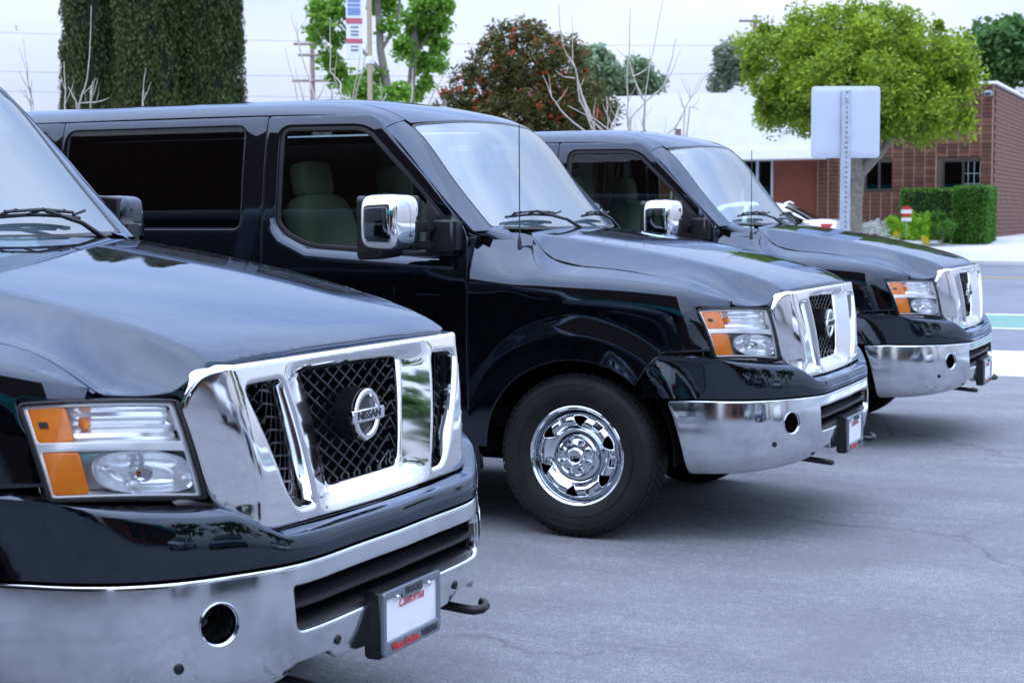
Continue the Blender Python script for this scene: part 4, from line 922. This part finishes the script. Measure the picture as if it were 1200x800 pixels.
for lab, d, bx, brs in SAP:
    d -= 1.3
    p = at(bx, 165, d); base = Vector((p.x, p.y, gz(p.y))); t = empty('bare_sapling', base); tag(t, lab, 'sapling', 'bare saplings along the lot edge'); b = B(); rng = random.Random(bx)
    for P in brs:
        pts = poly3(P, d, rng.uniform(-.12, .12)); low = P[0][1] > 110
        if low: pts = [base.lerp(pts[0], .0)+Vector((rng.uniform(-.1, .1), rng.uniform(-.1, .1), 0)), base.lerp(pts[0], .55)]+pts
        n = len(pts); r0 = (.014 if low else .008) if lab[0] != 't' else .006; m = [q-base for q in pts]; S = []
        for i in range(n-1):
            for s in range(3): S.append(m[i].lerp(m[i+1], s/3)+Vector((rng.uniform(-1, 1), rng.uniform(-1, 1), 0))*.008)
        if len(S) > 6:
            for q in range(4):     # fine side twigs
                k0 = rng.randrange(3, len(S)-1); dr = Vector((rng.uniform(-1, 1), rng.uniform(-1, 1), rng.uniform(.5, 1.6))).normalized()*rng.uniform(.08, .24); b.tube([S[k0], S[k0]+dr*.6, S[k0]+dr+Vector((0, 0, .03))], [.004, .003, .0015], 5)
        S.append(m[-1]); b.tube(S, [r0*(1-.78*i/(len(S)-1)) for i in range(len(S))], 6)
    fixn(b.build('branches', BARKL if 'dark twigs' not in lab else BARK, t))
# ------------------------------------------------------------------ buildings across the road
BRICK = []
for i, c in enumerate(((.14, .056, .030), (.115, .046, .027), (.165, .070, .040), (.09, .036, .023), (.165, .078, .052))):
    BRICK.append(pbr('brick_%s' % 'abcde'[i], c, .85, noise=(7, (c[0]*.62, c[1]*.6, c[2]*.62), .4, .75), bump=(50, .4, .003)))  # front tones darkened for shade; the last, lighter one is the side wall
MORT = pbr('dark_mortar', (.10, .065, .05), .9); MORTL = pbr('pale_mortar', (.34, .25, .20), .9)
STUCCO = pbr('white_stucco', (.80, .80, .80), .75, noise=(1.2, (.70, .70, .70), .45, .8), bump=(60, .15, .003)); REDW = pbr('red_wall', (.20, .055, .032), .8, noise=(1.5, (.16, .045, .028), .4, .7), bump=(30, .15, .004))
METAL = pbr('galvanised', (.55, .60, .68), .42, .75, noise=(12, (.45, .50, .58), .4, .7)); SIGNB = pbr('sign_aluminium', (.60, .66, .78), .42, .45, noise=(3, (.54, .60, .72), .4, .75))
WINF = pbr('window_frame', (.03, .025, .022), .5); WING = glass('window_glass', (.10, .12, .13), .0, 1.5); CURT = pbr('curtain', (.45, .47, .48), .9)
XR, YF = atY(1165, 190, 46.0).x, 46.0; ZB = gz(46.0); ZT = atY(1165, 98, YF).z; XL = atY(957, 200, YF).x
bb = empty('brick_building', (XR, YF, ZB)); tag(bb, 'low flat-roofed brown brick building with barred dark windows on the corner', 'building')
def lb(o, c): return (c[0]-XR, c[1]-YF, c[2]-ZB)
H = ZT-ZB; W_ = XR-XL
w1 = (atY(1013, 190, YF).x, atY(1048, 190, YF).x, atY(1030, 224, YF).z, atY(1030, 188, YF).z); w2 = (atY(1104, 190, YF).x, atY(1154, 190, YF).x, atY(1130, 236, YF).z, atY(1130, 187, YF).z)
BW, BH, BDp = .300, .1165, .10
bm0 = B().box((0, 0, 0), (BW-.016, BDp, BH-.014)).build('brick', BRICK[0], bb, smooth=False); me0 = bm0.data; brick_meshes = []
for m in BRICK:
    q = me0.copy(); q.materials.clear(); q.materials.append(m); brick_meshes.append(q)
bpy.data.objects.remove(bm0)
rng = random.Random(5); rest = B(); cnt = 0; rows_ = int(H/BH)
for c in range(int(W_/BW)):
    xc = XR-.06-BW*(c+.5)
    for r in range(rows_):
        zc = BH*(r+.5); zw = ZB+zc
        if any(a-.02 < xc < b_+.02 and z0-.05 < zw < z1+.05 for a, b_, z0, z1 in (w1, w2)): continue
        off = rng.uniform(0, .008)
        if c < 9 and cnt < 300 and zc > .2:
            o = bpy.data.objects.new('brick', brick_meshes[rng.randrange(4)]); COL.objects.link(o); o.parent = bb; o.location = (xc-XR, BDp/2-off, zc); cnt += 1
        else: rest.box((xc-XR, BDp/2-off, zc), (BW-.016, BDp, BH-.014))
tag(rest.build('brick_courses', BRICK[1], bb, smooth=False), kind='stuff')
sidew = B(); sd_len = 13.5
for r in range(rows_):
    for c in range(int(sd_len/BW)):
        y = BW*(c+.5)+(BW/2 if r % 2 else 0); sidew.box((-.05+rng.uniform(0, .006), y, BH*(r+.5)), (BDp, BW-.012, BH-.014))
tag(sidew.build('side_brick_courses', BRICK[4], bb, smooth=False), kind='stuff')
core = B()
# backing wall with window openings
xs = sorted([XL, w1[0], w1[1], w2[0], w2[1], XR-.04])
for i in range(len(xs)-1):
    a, b_ = xs[i], xs[i+1]; win = next((w for w in (w1, w2) if abs(w[0]-a) < 1e-6), None)
    if win:
        core.box(((a+b_)/2-XR, .16, (win[2]-ZB)/2), (b_-a, .24, win[2]-ZB)); core.box(((a+b_)/2-XR, .16, (win[3]+ZT)/2-ZB), (b_-a, .24, ZT-win[3]))
    else: core.box(((a+b_)/2-XR, .16, H/2), (b_-a, .24, H))
core.box((-.16, sd_len/2+.1, H/2), (.20, sd_len, H-.01)); core.box((-W_/2, sd_len, H/2), (W_, .2, H)); core.box((-W_+.1, sd_len/2+.2, H/2), (.2, sd_len-.5, H)); core.build('backing_wall', MORT, bb, smooth=False)
jn = B()
for c in range(int(W_/BW)+1):
    x = -.06-BW*c; xw = XR+x; segs = [(0.0, H)]
    for a, b_, z0, z1 in (w1, w2):
        if a < xw < b_: segs = [(0.0, z0-ZB-.05), (z1-ZB+.05, H)]
    for z0, z1 in segs:
        B().box((x, .025, (z0+z1)/2), (.014 if c % 5 else .03, .05, z1-z0)).build('mortar_joint', MORTL, bb, smooth=False)
B().box((-W_/2, sd_len/2, H+.03), (W_+.1, sd_len+.1, .07)).build('roof', STUCCO, bb, smooth=False)
for w in (w1, w2):
    a, b_, z0, z1 = w; xm, zm = (a+b_)/2-XR, (z0+z1)/2-ZB; fr = B()
    for x in (a-XR+.03, b_-XR-.03, xm): fr.box((x, .06, zm), (.06, .08, z1-z0))
    for z in (z0-ZB+.03, z1-ZB-.03): fr.box((xm, .058, z), (b_-a-.002, .08, .06))
    wn = fr.build('window', WINF, bb, smooth=False); B().box((xm, .09, zm), (b_-a, .012, z1-z0)).build('pane', WING, wn, smooth=False)
    B().box((xm, .6, zm), (b_-a+.1, .02, z1-z0+.4)).build('room_back', pbr('dim_room', (.05, .05, .05), .9), wn, smooth=False)
    if w is w2:
        for i in range(3): B().box((b_-XR-.12-.16*i, .035, zm), (.014, .012, z1-z0)).build('window_bar', METAL, wn, smooth=False)
        for i in range(3): B().box((b_-XR-.29, .036, z0-ZB+.2+.28*i), (.55, .012, .014)).build('window_bar', METAL, wn, smooth=False)
        rbox('curtain', (a-XR+.28, .22, zm), (.42, .05, z1-z0-.1), .02, CURT, wn)
    else: rbox('curtain', (b_-XR-.15, .22, zm-.2), (.26, .05, .8), .02, CURT, wn)
cmb = empty('wall_lamp', (0, 0, 0)); pz = atY(1166, 109, YF-.12); cmb.location = (pz.x-.18, YF-.005, pz.z); tag(cmb, 'small grey floodlight under the roof edge of the brick building corner', 'lamp')
bevel(B().box((0, -.09, 0), (.20, .16, .14), Matrix.Rotation(rad(20), 3, 'X')).build('lamp_housing', METAL, cmb), .02, 2); B().box((0, -.01, .02), (.10, .03, .10)).build('bracket', METAL, cmb); B().box((0, -.176, -.03), (.15, .01, .09)).build('lamp_lens', WINF, cmb)

# white canopy building
YC = 44.9; fl, fr_ = atY(718, 130, YC).x, atY(957, 130, YC).x; zt, zb = atY(800, 110.5, YC).z, atY(900, 185.5, YC).z; z0 = gz(46.2)
wb = empty('canopy_building', ((fl+fr_)/2, 46.2, z0)); tag(wb, 'flat-roofed building with a deep white canopy over dark red wall and glass front', 'building')
def L_(x, y, z): return (x-wb.location.x, y-wb.location.y, z-wb.location.z)
B().box(L_((fl+fr_)/2, YC+3, (zt+zb)/2+.12), (fr_-fl, 6, zt-zb-.24)).build('canopy', STUCCO, wb, smooth=False)
B().box(L_((fl+fr_)/2, YC+2.98, zb+.11), (fr_-fl+.06, 6.10, .26)).build('canopy_edge', STUCCO, wb, smooth=False)
YW = 46.3; xg0, xg1 = atY(868, 200, YW).x, atY(906, 200, YW).x
B().box(L_((xg1+fr_)/2+.02, YW+.15, (z0+zb)/2), (fr_-xg1+.04, .3, zb-z0)).build('wall', REDW, wb, smooth=False)
B().box(L_((fl+xg0)/2, YW+.15, (z0+zb)/2), (xg0-fl, .3, zb-z0)).build('wall', REDW, wb, smooth=False)
gw = B()
for x in (xg0+.04, (xg0+xg1)/2, xg1-.04): gw.box(L_(x, YW+.1, (z0+zb)/2), (.08, .1, zb-z0))
gwo = gw.build('window', METAL, wb, smooth=False); B().box(L_((xg0+xg1)/2, YW+.16, (z0+zb)/2), (xg1-xg0, .02, zb-z0)).build('pane', WING, gwo, smooth=False)
B().box(L_((xg0+xg1)/2, YW+1.5, (z0+zb)/2), (3, .05, zb-z0)).build('room_back', pbr('green_room', (.04, .06, .05), .9), gwo, smooth=False)
pr = B(); px0, px1 = atY(694, 130, YC+.1).x, fl-.02
for r in range(34):
    for c in range(5):
        x0_ = px0+(px1-px0)*c/5; pr.box(L_(x0_+(px1-px0)/10, YC+.15, z0+BH*(r+.5)), ((px1-px0)/5-.014, .10, BH-.014))
tag(pr.build('brick_pier', BRICK[0], wb, smooth=False), kind='stuff'); B().box(L_((px0+px1)/2, YC+.6, z0+34*BH/2), (px1-px0, .8, 34*BH)).build('pier_core', MORT, wb, smooth=False)

# hedges and planting at the brick front
HED = leafmat('hedge_leaf', (.02, .075, .008), (.12, .30, .035), .3); HEDL = leafmat('lime_leaf', (.10, .26, .01), (.34, .58, .03), .4); WFL = leafmat('white_flower', (.42, .46, .40), (.74, .76, .72), .3); YFL = leafmat('yellow_flower', (.5, .36, .02), (.7, .55, .05), .3)
def hedge(name, label, px0, px1, py0, py1, y, depth, mat, seed, n=9000, size=.06):
    a, c = atY(px0, py0, y), atY(px1, py1, y); zb_ = gz(y); h = max(a.z, c.z)-zb_; w = abs(c.x-a.x); cx = (a.x+c.x)/2; t = empty(name, (cx, y+depth/2, zb_)); tag(t, label, 'hedge'); r = np.random.default_rng(seed)
    P = (r.random((n, 3))-.5)*[w, depth, h]; f = r.integers(0, 4, n)
    P[f == 0, 1] = -depth/2; P[f == 1, 2] = h/2; P[f == 2, 0] = -w/2; P[f == 3, 0] = w/2; P += r.normal(size=(n, 3))*.025; P[:, 2] += h/2; P[:, 2] = np.maximum(P[:, 2], .03)
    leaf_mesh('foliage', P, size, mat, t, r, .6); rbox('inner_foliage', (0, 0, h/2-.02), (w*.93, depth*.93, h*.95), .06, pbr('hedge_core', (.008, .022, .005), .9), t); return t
hedge('box_hedge', 'tall clipped square green hedge at the corner of the brick wall', 1117, 1156, 220, 283, 43.4, 1.6, HED, 31, 14000)
hedge('box_hedge', 'long dark clipped hedge under the brick wall windows', 1056, 1118, 223, 262, 44.8, .8, HED, 32, 9000)
def shrub(name, label, sp, d, n, size, mat, seed, cat='shrub', fl=None):
    bl_ = spots(sp, d, d/FPX); c = at(sp[0][0], sp[0][1], d); base = Vector((c.x, c.y, gz(c.y)))
    t = tree(name, label, cat, base, bl_, n, size, mat, [([base, base.lerp(c, .5), c], .03, .01)], seed, .12, shell=.4); return t
shrub('lime_shrub', 'bright lime green shrub in front of the dark hedge', [(1055, 268, 16), (1075, 265, 18), (1090, 262, 16), (1045, 262, 10), (1065, 258, 12), (1085, 272, 16)], 42.2, 7000, .06, HEDL, 33)
shrub('lime_shrub', 'small leafy shrub at the foot of the square hedge', [(1105, 268, 14), (1098, 256, 10), (1112, 278, 12)], 42.6, 3500, .06, HED, 34)
shrub('white_flower_shrub', 'low shrub covered in small white flowers near the sign post', [(1018, 268, 10), (1030, 266, 11), (1040, 272, 9), (1010, 272, 8)], 41.8, 2600, .05, WFL, 35)
shrub('yellow_flowers', 'few yellow flowers below the lime green shrub', [(1083, 280, 4), (1050, 275, 3)], 41.2, 160, .06, YFL, 36, 'flowers')
sg_ = empty('yard_sign', at(1062, 275, 41.6)); sg_.location.z = gz(sg_.location.y); tag(sg_, 'small red and white round sign on a stake among the shrubs', 'sign')
zc = at(1062, 248, 41.6).z-sg_.location.z
fixn(B().lathe([(.0001, 0), (.155, 0), (.155, .012), (.0001, .012)], 8, 'y', (0, 0, zc)).build('sign_face', RED, sg_, smooth=False)); rbox('sign_band', (0, -.004, zc), (.27, .012, .10), .003, WHITE, sg_); rbox('sign_tab', (0, 0, zc-.2), (.26, .012, .09), .003, WHITE, sg_); fixn(B().tube([(0, .02, 0), (0, .02, zc)], .012, 6).build('stake', METAL, sg_))

# back of a square road sign on a perforated post
D = 16.8; p = at(990, 300, D); yb = p.y; base = Vector((p.x, p.y, gz(p.y))); rs = empty('road_sign', base, YAW); tag(rs, 'plain grey back of a square road sign on a perforated steel post', 'sign')
z1 = at(990, 101, D).z-base.z; z2 = at(990, 185, D).z-base.z; hw = 40*D/FPX
panel('sign_plate', rpoly([(-hw, z2), (hw, z2), (hw, z1), (-hw, z1)], .045, 5), [], lambda x, z: np.stack([x, np.full(len(x), .045), z], 1), .2, SIGNB, rs, (0, -1, 0), .004, .001)
b = B(); pw2 = .028*1.75; zz = 0.0; n_ = int((z1-.01)/.0254)
V = []; F = []
def quad(a, b_, c, d): V.extend([a, b_, c, d]); F.append((len(V)-4, len(V)-3, len(V)-2, len(V)-1))
hp = .012; w_ = pw2
for i in range(n_//2):       # front face with punched holes
    za = i*.0508; zb2 = za+.0508; zm = (za+zb2)/2
    quad((-w_, 0, za), (-hp, 0, za), (-hp, 0, zb2), (-w_, 0, zb2)); quad((hp, 0, za), (w_, 0, za), (w_, 0, zb2), (hp, 0, zb2))
    quad((-hp, 0, za), (hp, 0, za), (hp, 0, zm-hp), (-hp, 0, zm-hp)); quad((-hp, 0, zm+hp), (hp, 0, zm+hp), (hp, 0, zb2), (-hp, 0, zb2))
    quad((-hp, .012, zm-hp), (hp, .012, zm-hp), (hp, .012, zm+hp), (-hp, .012, zm+hp))
ht = n_//2*.0508
quad((-w_, 0, 0), (-w_, 0, ht), (-w_-.002, .04, ht), (-w_-.002, .04, 0)); quad((w_, 0, 0), (w_, 0, ht), (w_+.002, .04, ht), (w_+.002, .04, 0)); quad((-w_, 0, ht), (w_, 0, ht), (w_, .04, ht), (-w_, .04, ht)); quad((-w_, .040, 0), (w_, .040, 0), (w_, .040, ht), (-w_, .040, ht))
mesh('post', V, F, METAL, rs, False)
for z in (z1-.12, z2+.12): fixn(B().lathe([(.014, .0), (.014, -.012), (.0001, -.014)], 8, 'y', (0, 0, z)).build('bolt', METAL, rs))

# banner pole, utility poles, stub post
POLE = pbr('beige_pole', (.42, .34, .24), .6); BANW = pbr('banner_white', (.74, .76, .80), .7); BANB = pbr('banner_blue', (.20, .27, .50), .7); BANR = pbr('banner_red', (.50, .12, .16), .7); WOOD = pbr('pole_wood', (.22, .17, .14), .9, noise=(9, (.30, .25, .21), .4, .7))
D = 43.4; p = at(434, 140, D); base = Vector((p.x, p.y, gz(p.y))); bp_ = empty('banner_pole', base); tag(bp_, 'beige steel street pole with two arms for a banner', 'pole')
fixn(B().tube([(0, 0, 0), (0, 0, 9)], [.075, .06], 12).build('pole', POLE, bp_)); za, zbn = at(434, -14, D).z-base.z, at(434, 69, D).z-base.z
for z in (za, zbn): fixn(B().tube([(0, 0, z), (-.70*R2.x, -.70*R2.y, z)], .016, 6).build('banner_arm', METAL, bp_))
rbox('pole_band', (0, 0, at(434, 71, D).z-base.z), (.19, .19, .20), .02, WHITE, bp_)
ban = empty('street_banner', base-R2*.40, YAW); ban.location.z = base.z; tag(ban, 'white street banner with blue print and two red bands hanging from the pole', 'banner')
bw = .215; bz = lambda py: at(434, py, D).z-base.z
def flat(x0, x1, zlo, zhi, y, name, mat, par):
    V = []; F = []
    for i in range(7):
        x = x0+(x1-x0)*i/6
        for z in (zlo, zhi): V += [(x, y+.02*math.sin(x*9), z), (x, y+.006+.02*math.sin(x*9), z)]
    for i in range(6): k = 4*i; F += [(k, k+4, k+6, k+2), (k+1, k+3, k+7, k+5), (k, k+1, k+5, k+4), (k+2, k+6, k+7, k+3)]
    return mesh(name, V, F, mat, par, False)
cl = flat(-bw, bw, bz(68), bz(-13), 0, 'cloth', BANW, ban)
flat(-bw, bw, bz(28), bz(21.5), -.009, 'red_band', BANR, ban); flat(-bw, bw, bz(51), bz(45.5), -.009, 'red_band', BANR, ban)
for y0, y1 in ((-10, -4), (-2, 3), (4.5, 8), (9.5, 18)): flat(-bw*.8, bw*.75, bz(y1), bz(y0), -.009, 'blue_print', BANB, ban)
for y0, y1 in ((31, 33), (36, 38), (40, 42), (54, 55.5), (58, 60)): flat(-bw*.45, bw*.5, bz(y1), bz(y0), -.009, 'grey_print', FRAME, ban)
for px, py_top, arms, d, lab in ((367, 46, ((347, 386, 52), (352, 386, 65), (345, 392, 95)), 80, 'wooden utility pole with three crossarms behind the bare saplings'), (884, 18, ((866, 892, 25),), 85, 'utility pole top with one crossarm above the ficus')):
    p = at(px, 150, d); base = Vector((p.x, p.y, gz(p.y))); u = empty('utility_pole', base); tag(u, lab, 'pole'); zt_ = at(px, py_top, d).z-base.z
    fixn(B().tube([(0, 0, 0), (0, 0, zt_)], [.16, .11], 10).build('pole', WOOD, u))
    for x0, x1, py in arms:
        z = at(px, py, d).z-base.z; a, b_ = R2*((x0-px)*d/FPX), R2*((x1-px)*d/FPX); arm = fixn(B().tube([(a.x, a.y-.12, z), (b_.x, b_.y-.12, z)], .07, 6).build('crossarm', WOOD, u))
        for q in (.04, .3, .7, .96): m = a.lerp(b_, q); fixn(B().tube([(m.x, m.y-.12, z+.05), (m.x, m.y-.12, z+.2)], [.05, .03], 6).build('insulator', METAL, arm))
p = at(795, 165, 15.4); base = Vector((p.x, p.y, gz(p.y))); st = empty('wooden_post', base); tag(st, 'short square wooden post before the white canopy', 'post')
ph = at(795, 153, 15.4).z-base.z; rbox('stake', (0, 0, ph/2), (.045, .045, ph), .006, WOOD, st); rbox('post_cap', (0, 0, ph+.006), (.05, .05, .012), .003, WOOD, st)
WIRE = pbr('cable', (.10, .10, .11), .6)
for i, (y0, y1, d, lab) in enumerate(((78, 62, 80, 'overhead cable on the lower crossarm of the utility pole'), (30, 42, 90, 'overhead cable strung highest across the pale sky'), (100, 92, 80, 'overhead cable low behind the trees'))):
    a, c = at(-200, y0, d), at(1500, y1, d+4); pts = [a.lerp(c, t/40)-Vector((0, 0, 1.6*4*(t/40)*(1-t/40)*.5)) for t in range(41)]
    tag(fixn(B().tube(pts, .009, 5).build('overhead_cable', WIRE)), lab, 'cable', 'overhead cables')

# ------------------------------------------------------------------ sedans
def make_car(name, label, loc, rz, paint, group=None):
    t = empty(name, loc, rz); tag(t, label, 'car', group)
    sx = [2.28, 2.15, 1.75, 1.1, .2, -.9, -1.7, -2.1, -2.3]; W = [.52, .74, .86, .90, .91, .91, .88, .80, .66]; Zt = [.60, .70, .82, .90, .95, .99, 1.04, 1.05, 1.00]; Zl = [.30, .24, .22, .22, .22, .22, .24, .28, .36]
    vs = [0, .2, .4, .5, .65, .8, 1]
    P = [[(x, 0, z+.02), (x, w*.6, z+.01), (x, w*.9, z-.03), (x, w*.985, z-.12), (x, w, (z+zl)/2), (x, w*.97, zl+.05), (x, w*.85, zl)] for x, w, z, zl in zip(sx, W, Zt, Zl)]
    body = net(list(range(9)), vs, P); u = np.linspace(0, 8, 65); v = np.linspace(-1, 1, 41); U, Vv = np.meshgrid(u, v, indexing='ij'); Q = body(U.ravel(), np.abs(Vv.ravel())); Q[:, 1] *= np.where(Vv.ravel() < 0, -1, 1)
    F = [(i*41+j, i*41+j+1, (i+1)*41+j+1, (i+1)*41+j) for i in range(64) for j in range(40)]; F += [tuple(range(41)), tuple(64*41+j for j in range(41))[::-1]]
    fixn(mesh('body', Q, F, paint, t))
    cx = [1.12, .75, .30, -.3, -.95, -1.35, -1.78]; cw = [.74, .69, .62, .61, .61, .62, .68]; cz = [.93, 1.16, 1.37, 1.44, 1.39, 1.26, 1.02]; bz_ = [.90, .93, .95, .96, .97, .98, .99]
    P = [[(x, 0, z+.015), (x, w*.7, z), (x, w*.97, z-.05), (x, w+(.84-w)*.5, (z-.05+zb)/2), (x, .86, min(zb, z-.06))] for x, w, z, zb in zip(cx, cw, cz, bz_)]
    cab = net(list(range(7)), [0, .3, .5, .75, 1], P)
    def grid(u0, u1, v0, v1, off, name, mat, n=24, m=16, par=t):
        U, Vv = np.meshgrid(np.linspace(u0, u1, n), np.linspace(v0, v1, m), indexing='ij'); Q = cab(U.ravel(), np.abs(Vv.ravel())); Q[:, 2] += off; Q[:, 1] *= np.where(Vv.ravel() < 0, -1, 1); Q[:, 1] += off*np.sign(Vv.ravel())
        return fixn(mesh(name, Q, [(i*m+j, i*m+j+1, (i+1)*m+j+1, (i+1)*m+j) for i in range(n-1) for j in range(m-1)], mat, par))
    grid(0, 6, -1, 1, 0, 'glasshouse', PRIV, 40, 31)
    grid(1.9, 4.45, -.56, .56, .006, 'roof', paint)
    for s in (-1, 1):
        for u0, u1, nm in ((0.2, 2.2, 'pillar'), (4.3, 6, 'pillar')): grid(u0, u1, s*.50, s*.62, .006, nm, paint, 14, 5)
        grid(2.95, 3.1, s*.5, s*1, .005, 'pillar', paint, 3, 8)
        B().box((-2.10, s*.66, .90), (.26, .36, .13), Matrix.Rotation(rad(-s*28), 3, 'Z')).build('tail_lamp', RED, t)
        bevel(B().box((2.08, s*.62, .66), (.25, .30, .10), Matrix.Rotation(rad(-s*-30), 3, 'Z')).build('headlight', REFL, t), .02, 2)
        for x in (1.38, -1.36):
            w = fixn(B().lathe([(.2, s*.80), (.22, s*.915), (.30, s*.925), (.325, s*.90), (.325, s*.72), (.2, s*.72)], 30, 'y', (x, 0, .325), True).build('wheel', RUBBER, t)); fixn(B().lathe([(.215, s*.90), (.19, s*.895), (.06, s*.91), (.0001, s*.91)], 20, 'y', (x, 0, .325)).build('rim', WCHROME, w))
    fixn(B().tube([(-1.0, 0, 1.40), (-1.12, 0, 1.45), (-1.2, 0, 1.40)], [.03, .015, .02], 6).build('roof_fin', paint, t))
    return t
WPAINT = pbr('white_car_paint', (.78, .79, .80), .15, coat=.8); BPAINT = pbr('blue_car_paint', (.03, .05, .11), .12, coat=.8); SPAINT = pbr('silver_car_paint', (.35, .37, .4), .2, .6, coat=.8)
pc = at(984, 262, 35.3); make_car('sedan', 'white sedan with a red tail lamp parked before the red wall', (pc.x-2.3, pc.y+.3, gz(pc.y+.3)), rad(180), WPAINT)

# ------------------------------------------------------------------ what stands on the camera's side of the lot (seen mirrored in chrome and glass)
TEAL = pbr('teal_awning', (.005, .22, .21), .6); sb = empty('shop_building', (-21, -7, 0)); tag(sb, 'tall brick shop with a long teal awning facing the vans', 'building')
SBM = pbr('shop_brick', (.085, .045, .032), .85, noise=(5, (.06, .032, .024), .4, .7))
sh = B()
for x0, x1, z0_, z1_ in ((-22, 22, 3.1, 8.4), (-22, 22, 0, .7))+tuple((x, x+1.1, .7, 3.1) for x in (-22, -15.5, -9, -2.5, 4, 10.5, 20.9)): sh.box(((x0+x1)/2, -.2, (z0_+z1_)/2), (x1-x0, .4, z1_-z0_-.002))
sh.box((0, -8, 4.2), (44, .3, 8.4)); sh.box((-21.8, -4.1, 4.2), (.4, 7.4, 8.38)); sh.box((21.8, -4.1, 4.2), (.4, 7.4, 8.38)); sh.build('wall', SBM, sb, smooth=False)
B().box((0, -4.1, 8.2), (43.2, 7.4, .1)).build('roof', STUCCO, sb, smooth=False)
B().add([(-22, .0, 3.35), (22, 0, 3.35), (22, 1.3, 2.65), (-22, 1.3, 2.65), (22, 1.3, 2.35), (-22, 1.3, 2.35)], [(0, 1, 2, 3), (3, 2, 4, 5)]).build('awning', TEAL, sb, smooth=False)
for x in (-20.9+6.5*i for i in range(6)): w = B().box((x+2.7, -.22, 1.9), (5.38, .04, 2.38)).build('window', PRIV, sb, smooth=False)
s2 = empty('corner_shop', (12.5, -7.5, 0)); tag(s2, 'low brick corner shop with a teal canopy past the parked sedans', 'building')
B().box((0, -3, 1.9), (16, 6, 3.8)).build('wall', pbr('corner_brick', (.24, .085, .055), .85), s2, smooth=False); B().box((0, -2.4, 3.0), (16.8, 8.2, .7)).build('canopy', TEAL, s2, smooth=False); B().box((0, -3, 3.95), (16.2, 6.2, .12)).build('roof', STUCCO, s2, smooth=False)
for x in (-6, -3, 0, 3, 6): B().box((x, .02, 1.35), (2.2, .04, 1.9)).build('window', PRIV, s2, smooth=False)
for i, (x, y, mt, lab) in enumerate(((7.6, 2.6, BPAINT, 'dark blue sedan parked facing the vans from across the lot'), (8.2, -1.2, SPAINT, 'silver sedan parked beside the dark blue sedan'), (8.6, 6.8, WPAINT, 'white sedan parked in the lot beside the dark blue sedan'))): make_car('sedan', lab, (x, y, 0), rad(178+i*3), mt)
for i, (x, y, lab) in enumerate(((14, -2.2, 'round green tree behind the parked sedans, beside the shop'), (12.2, 3.6, 'broad green tree behind the dark blue sedan'), (12.6, 9.6, 'green tree behind the white sedan near the road'), (18, 47, 'green tree across the road beyond the brick building'))):
    base = Vector((x, y, gz(y))); bl = [((x+math.cos(a)*1.3, y+math.sin(a)*1.3, base.z+3.6+.7*math.sin(3*a)), (1.5, 1.5, 1.3)) for a in (0, 1.3, 2.6, 3.9, 5.2)]+[((x, y, base.z+4.6), (1.6, 1.6, 1.2))]
    tree('shade_tree', lab, 'tree', base, bl, 4500, .28, DKG, [([base, base+Vector((0, 0, 3.4))], .2, .1)], 70+i, .4, 'shade trees around the lot', shell=.3)
